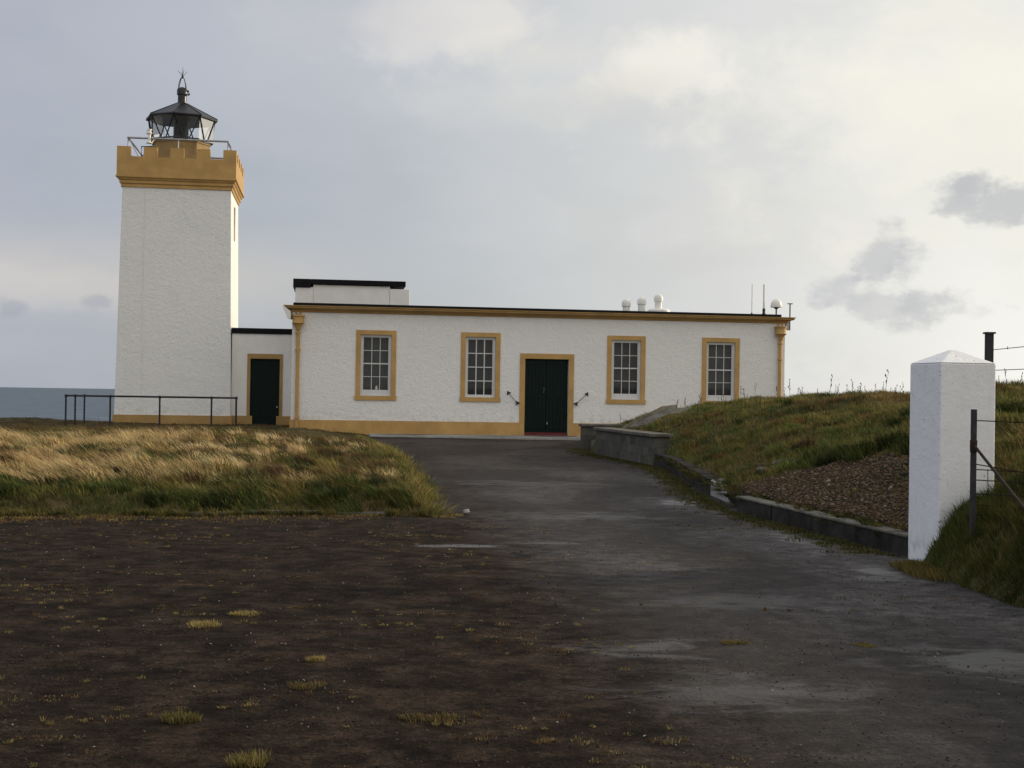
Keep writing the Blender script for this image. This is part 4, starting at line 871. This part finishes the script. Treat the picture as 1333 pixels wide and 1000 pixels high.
tn = np.array([(.014, .012, .011), (.045, .036, .031), (.33, .31, .28), (.13, .105, .08)])[rng.choice(4, len(x), p=[.54, .34, .03, .09])]
chips('yard_grit', x, y, yardH(x, y) + .002, rng.uniform(.002, .009, len(x)) * (.7 + y * .05), tn, 'scattered small stones and grit on the tarmac', 'grit')

# litter and stones
gs = 'slate pieces at the foot of the mound'
for i, (x, y, s_) in enumerate([(3.55, 18.0, .16), (3.75, 18.3, .13), (3.62, 18.6, .15), (3.9, 17.9, .10), (3.45, 19.2, .08), (4.1, 19.0, .07)]):
    lump('slate_stone', x, y, float(Hf(x, y)) + .03, s_, s_ * .7, .025, i * 1.1, 'concrete', 70 + i, 'flat grey stone lying where the gravel slope meets the mound grass', 'stone', gs)
lump('litter', -4.15, 15.15, .06, .07, .035, .025, .3, 'plastic', 91, 'scrap of white litter at the foot of the left grass bank', 'litter')
lump('white_stone', -.52, 15.55, .03, .035, .03, .03, .3, 'light_concrete', 93, 'small pale stone at the corner of the left grass bank', 'stone')

# dead dock and thistle stems along the mound
def stem_mesh(seed):
    r = random.Random(seed); m_ = MB(); h = 1.0; lean = r.uniform(-.15, .15)
    pts = [(lean * t * t, r.uniform(-.02, .02), h * t) for t in (0, .3, .6, 1)]; m_.tube(pts, .012, 5, .004)
    for k in range(r.randint(5, 9)):
        t = r.uniform(.4, .98); a = r.uniform(0, 6.28); l_ = r.uniform(.08, .24) * (1.3 - t)
        p = Vector((lean * t * t, 0, t)); q2 = p + Vector((math.cos(a) * l_ * .6, math.sin(a) * l_ * .6, l_)); m_.tube([p, q2], .009, 4, .005)
        if r.random() < .8: m_.lathe([(.004, q2.z - .03), (.022, q2.z), (.016, q2.z + .05), (.003, q2.z + .07)], 6, q2.x, q2.y)
    me_o = m_.build('dead_weed', 'dead', None); return me_o
M['dead'] = mat('dead_stems', (.055, .032, .022), .9, var=(9, .35))
protos = [stem_mesh(s) for s in range(5)]; used = [False] * 5
spots = []
r = random.Random(11)
r = random.Random(5)
for px_, Y_ in [(808, 36), (869, 33.5), (885, 33), (892, 33), (905, 33), (912, 32.5), (945, 31), (957, 33), (972, 31), (985, 32), (1000, 33), (1012, 32), (1020, 33.5), (1028, 32), (1038, 31.5), (1048, 31), (1062, 30.5), (1080, 30), (1090, 29), (1102, 28), (1117, 28), (1140, 27), (1152, 27), (1166, 26), (1175, 26), (1300, 20), (1310, 20), (1318, 19), (1330, 19.5), (930, 24), (925, 25), (1130, 22), (1075, 24)] + [(r.uniform(880, 1180), r.uniform(26, 36)) for _ in range(45)]:
    spots.append(((px_ - 666) / 1700 * Y_, Y_))
for i, (x, y) in enumerate(spots):
    j = i % 5; src = protos[j]
    if used[j]: o = src.copy(); col.objects.link(o)
    else: o = src; used[j] = True
    s_ = r.uniform(.16, .42)
    if i in (13, 17, 29, 22): s_ = .55
    o.location = (x, y, float(Hf(x, y))); o.scale = (s_ * .9, s_ * .9, s_); o.rotation_euler = (0, 0, r.uniform(0, 6.28))
    tag(o, 'thin brown dead weed stem standing on the right hand mound', 'weed stem', 'dead weed stems on the mound')

sc.render.engine = 'CYCLES'
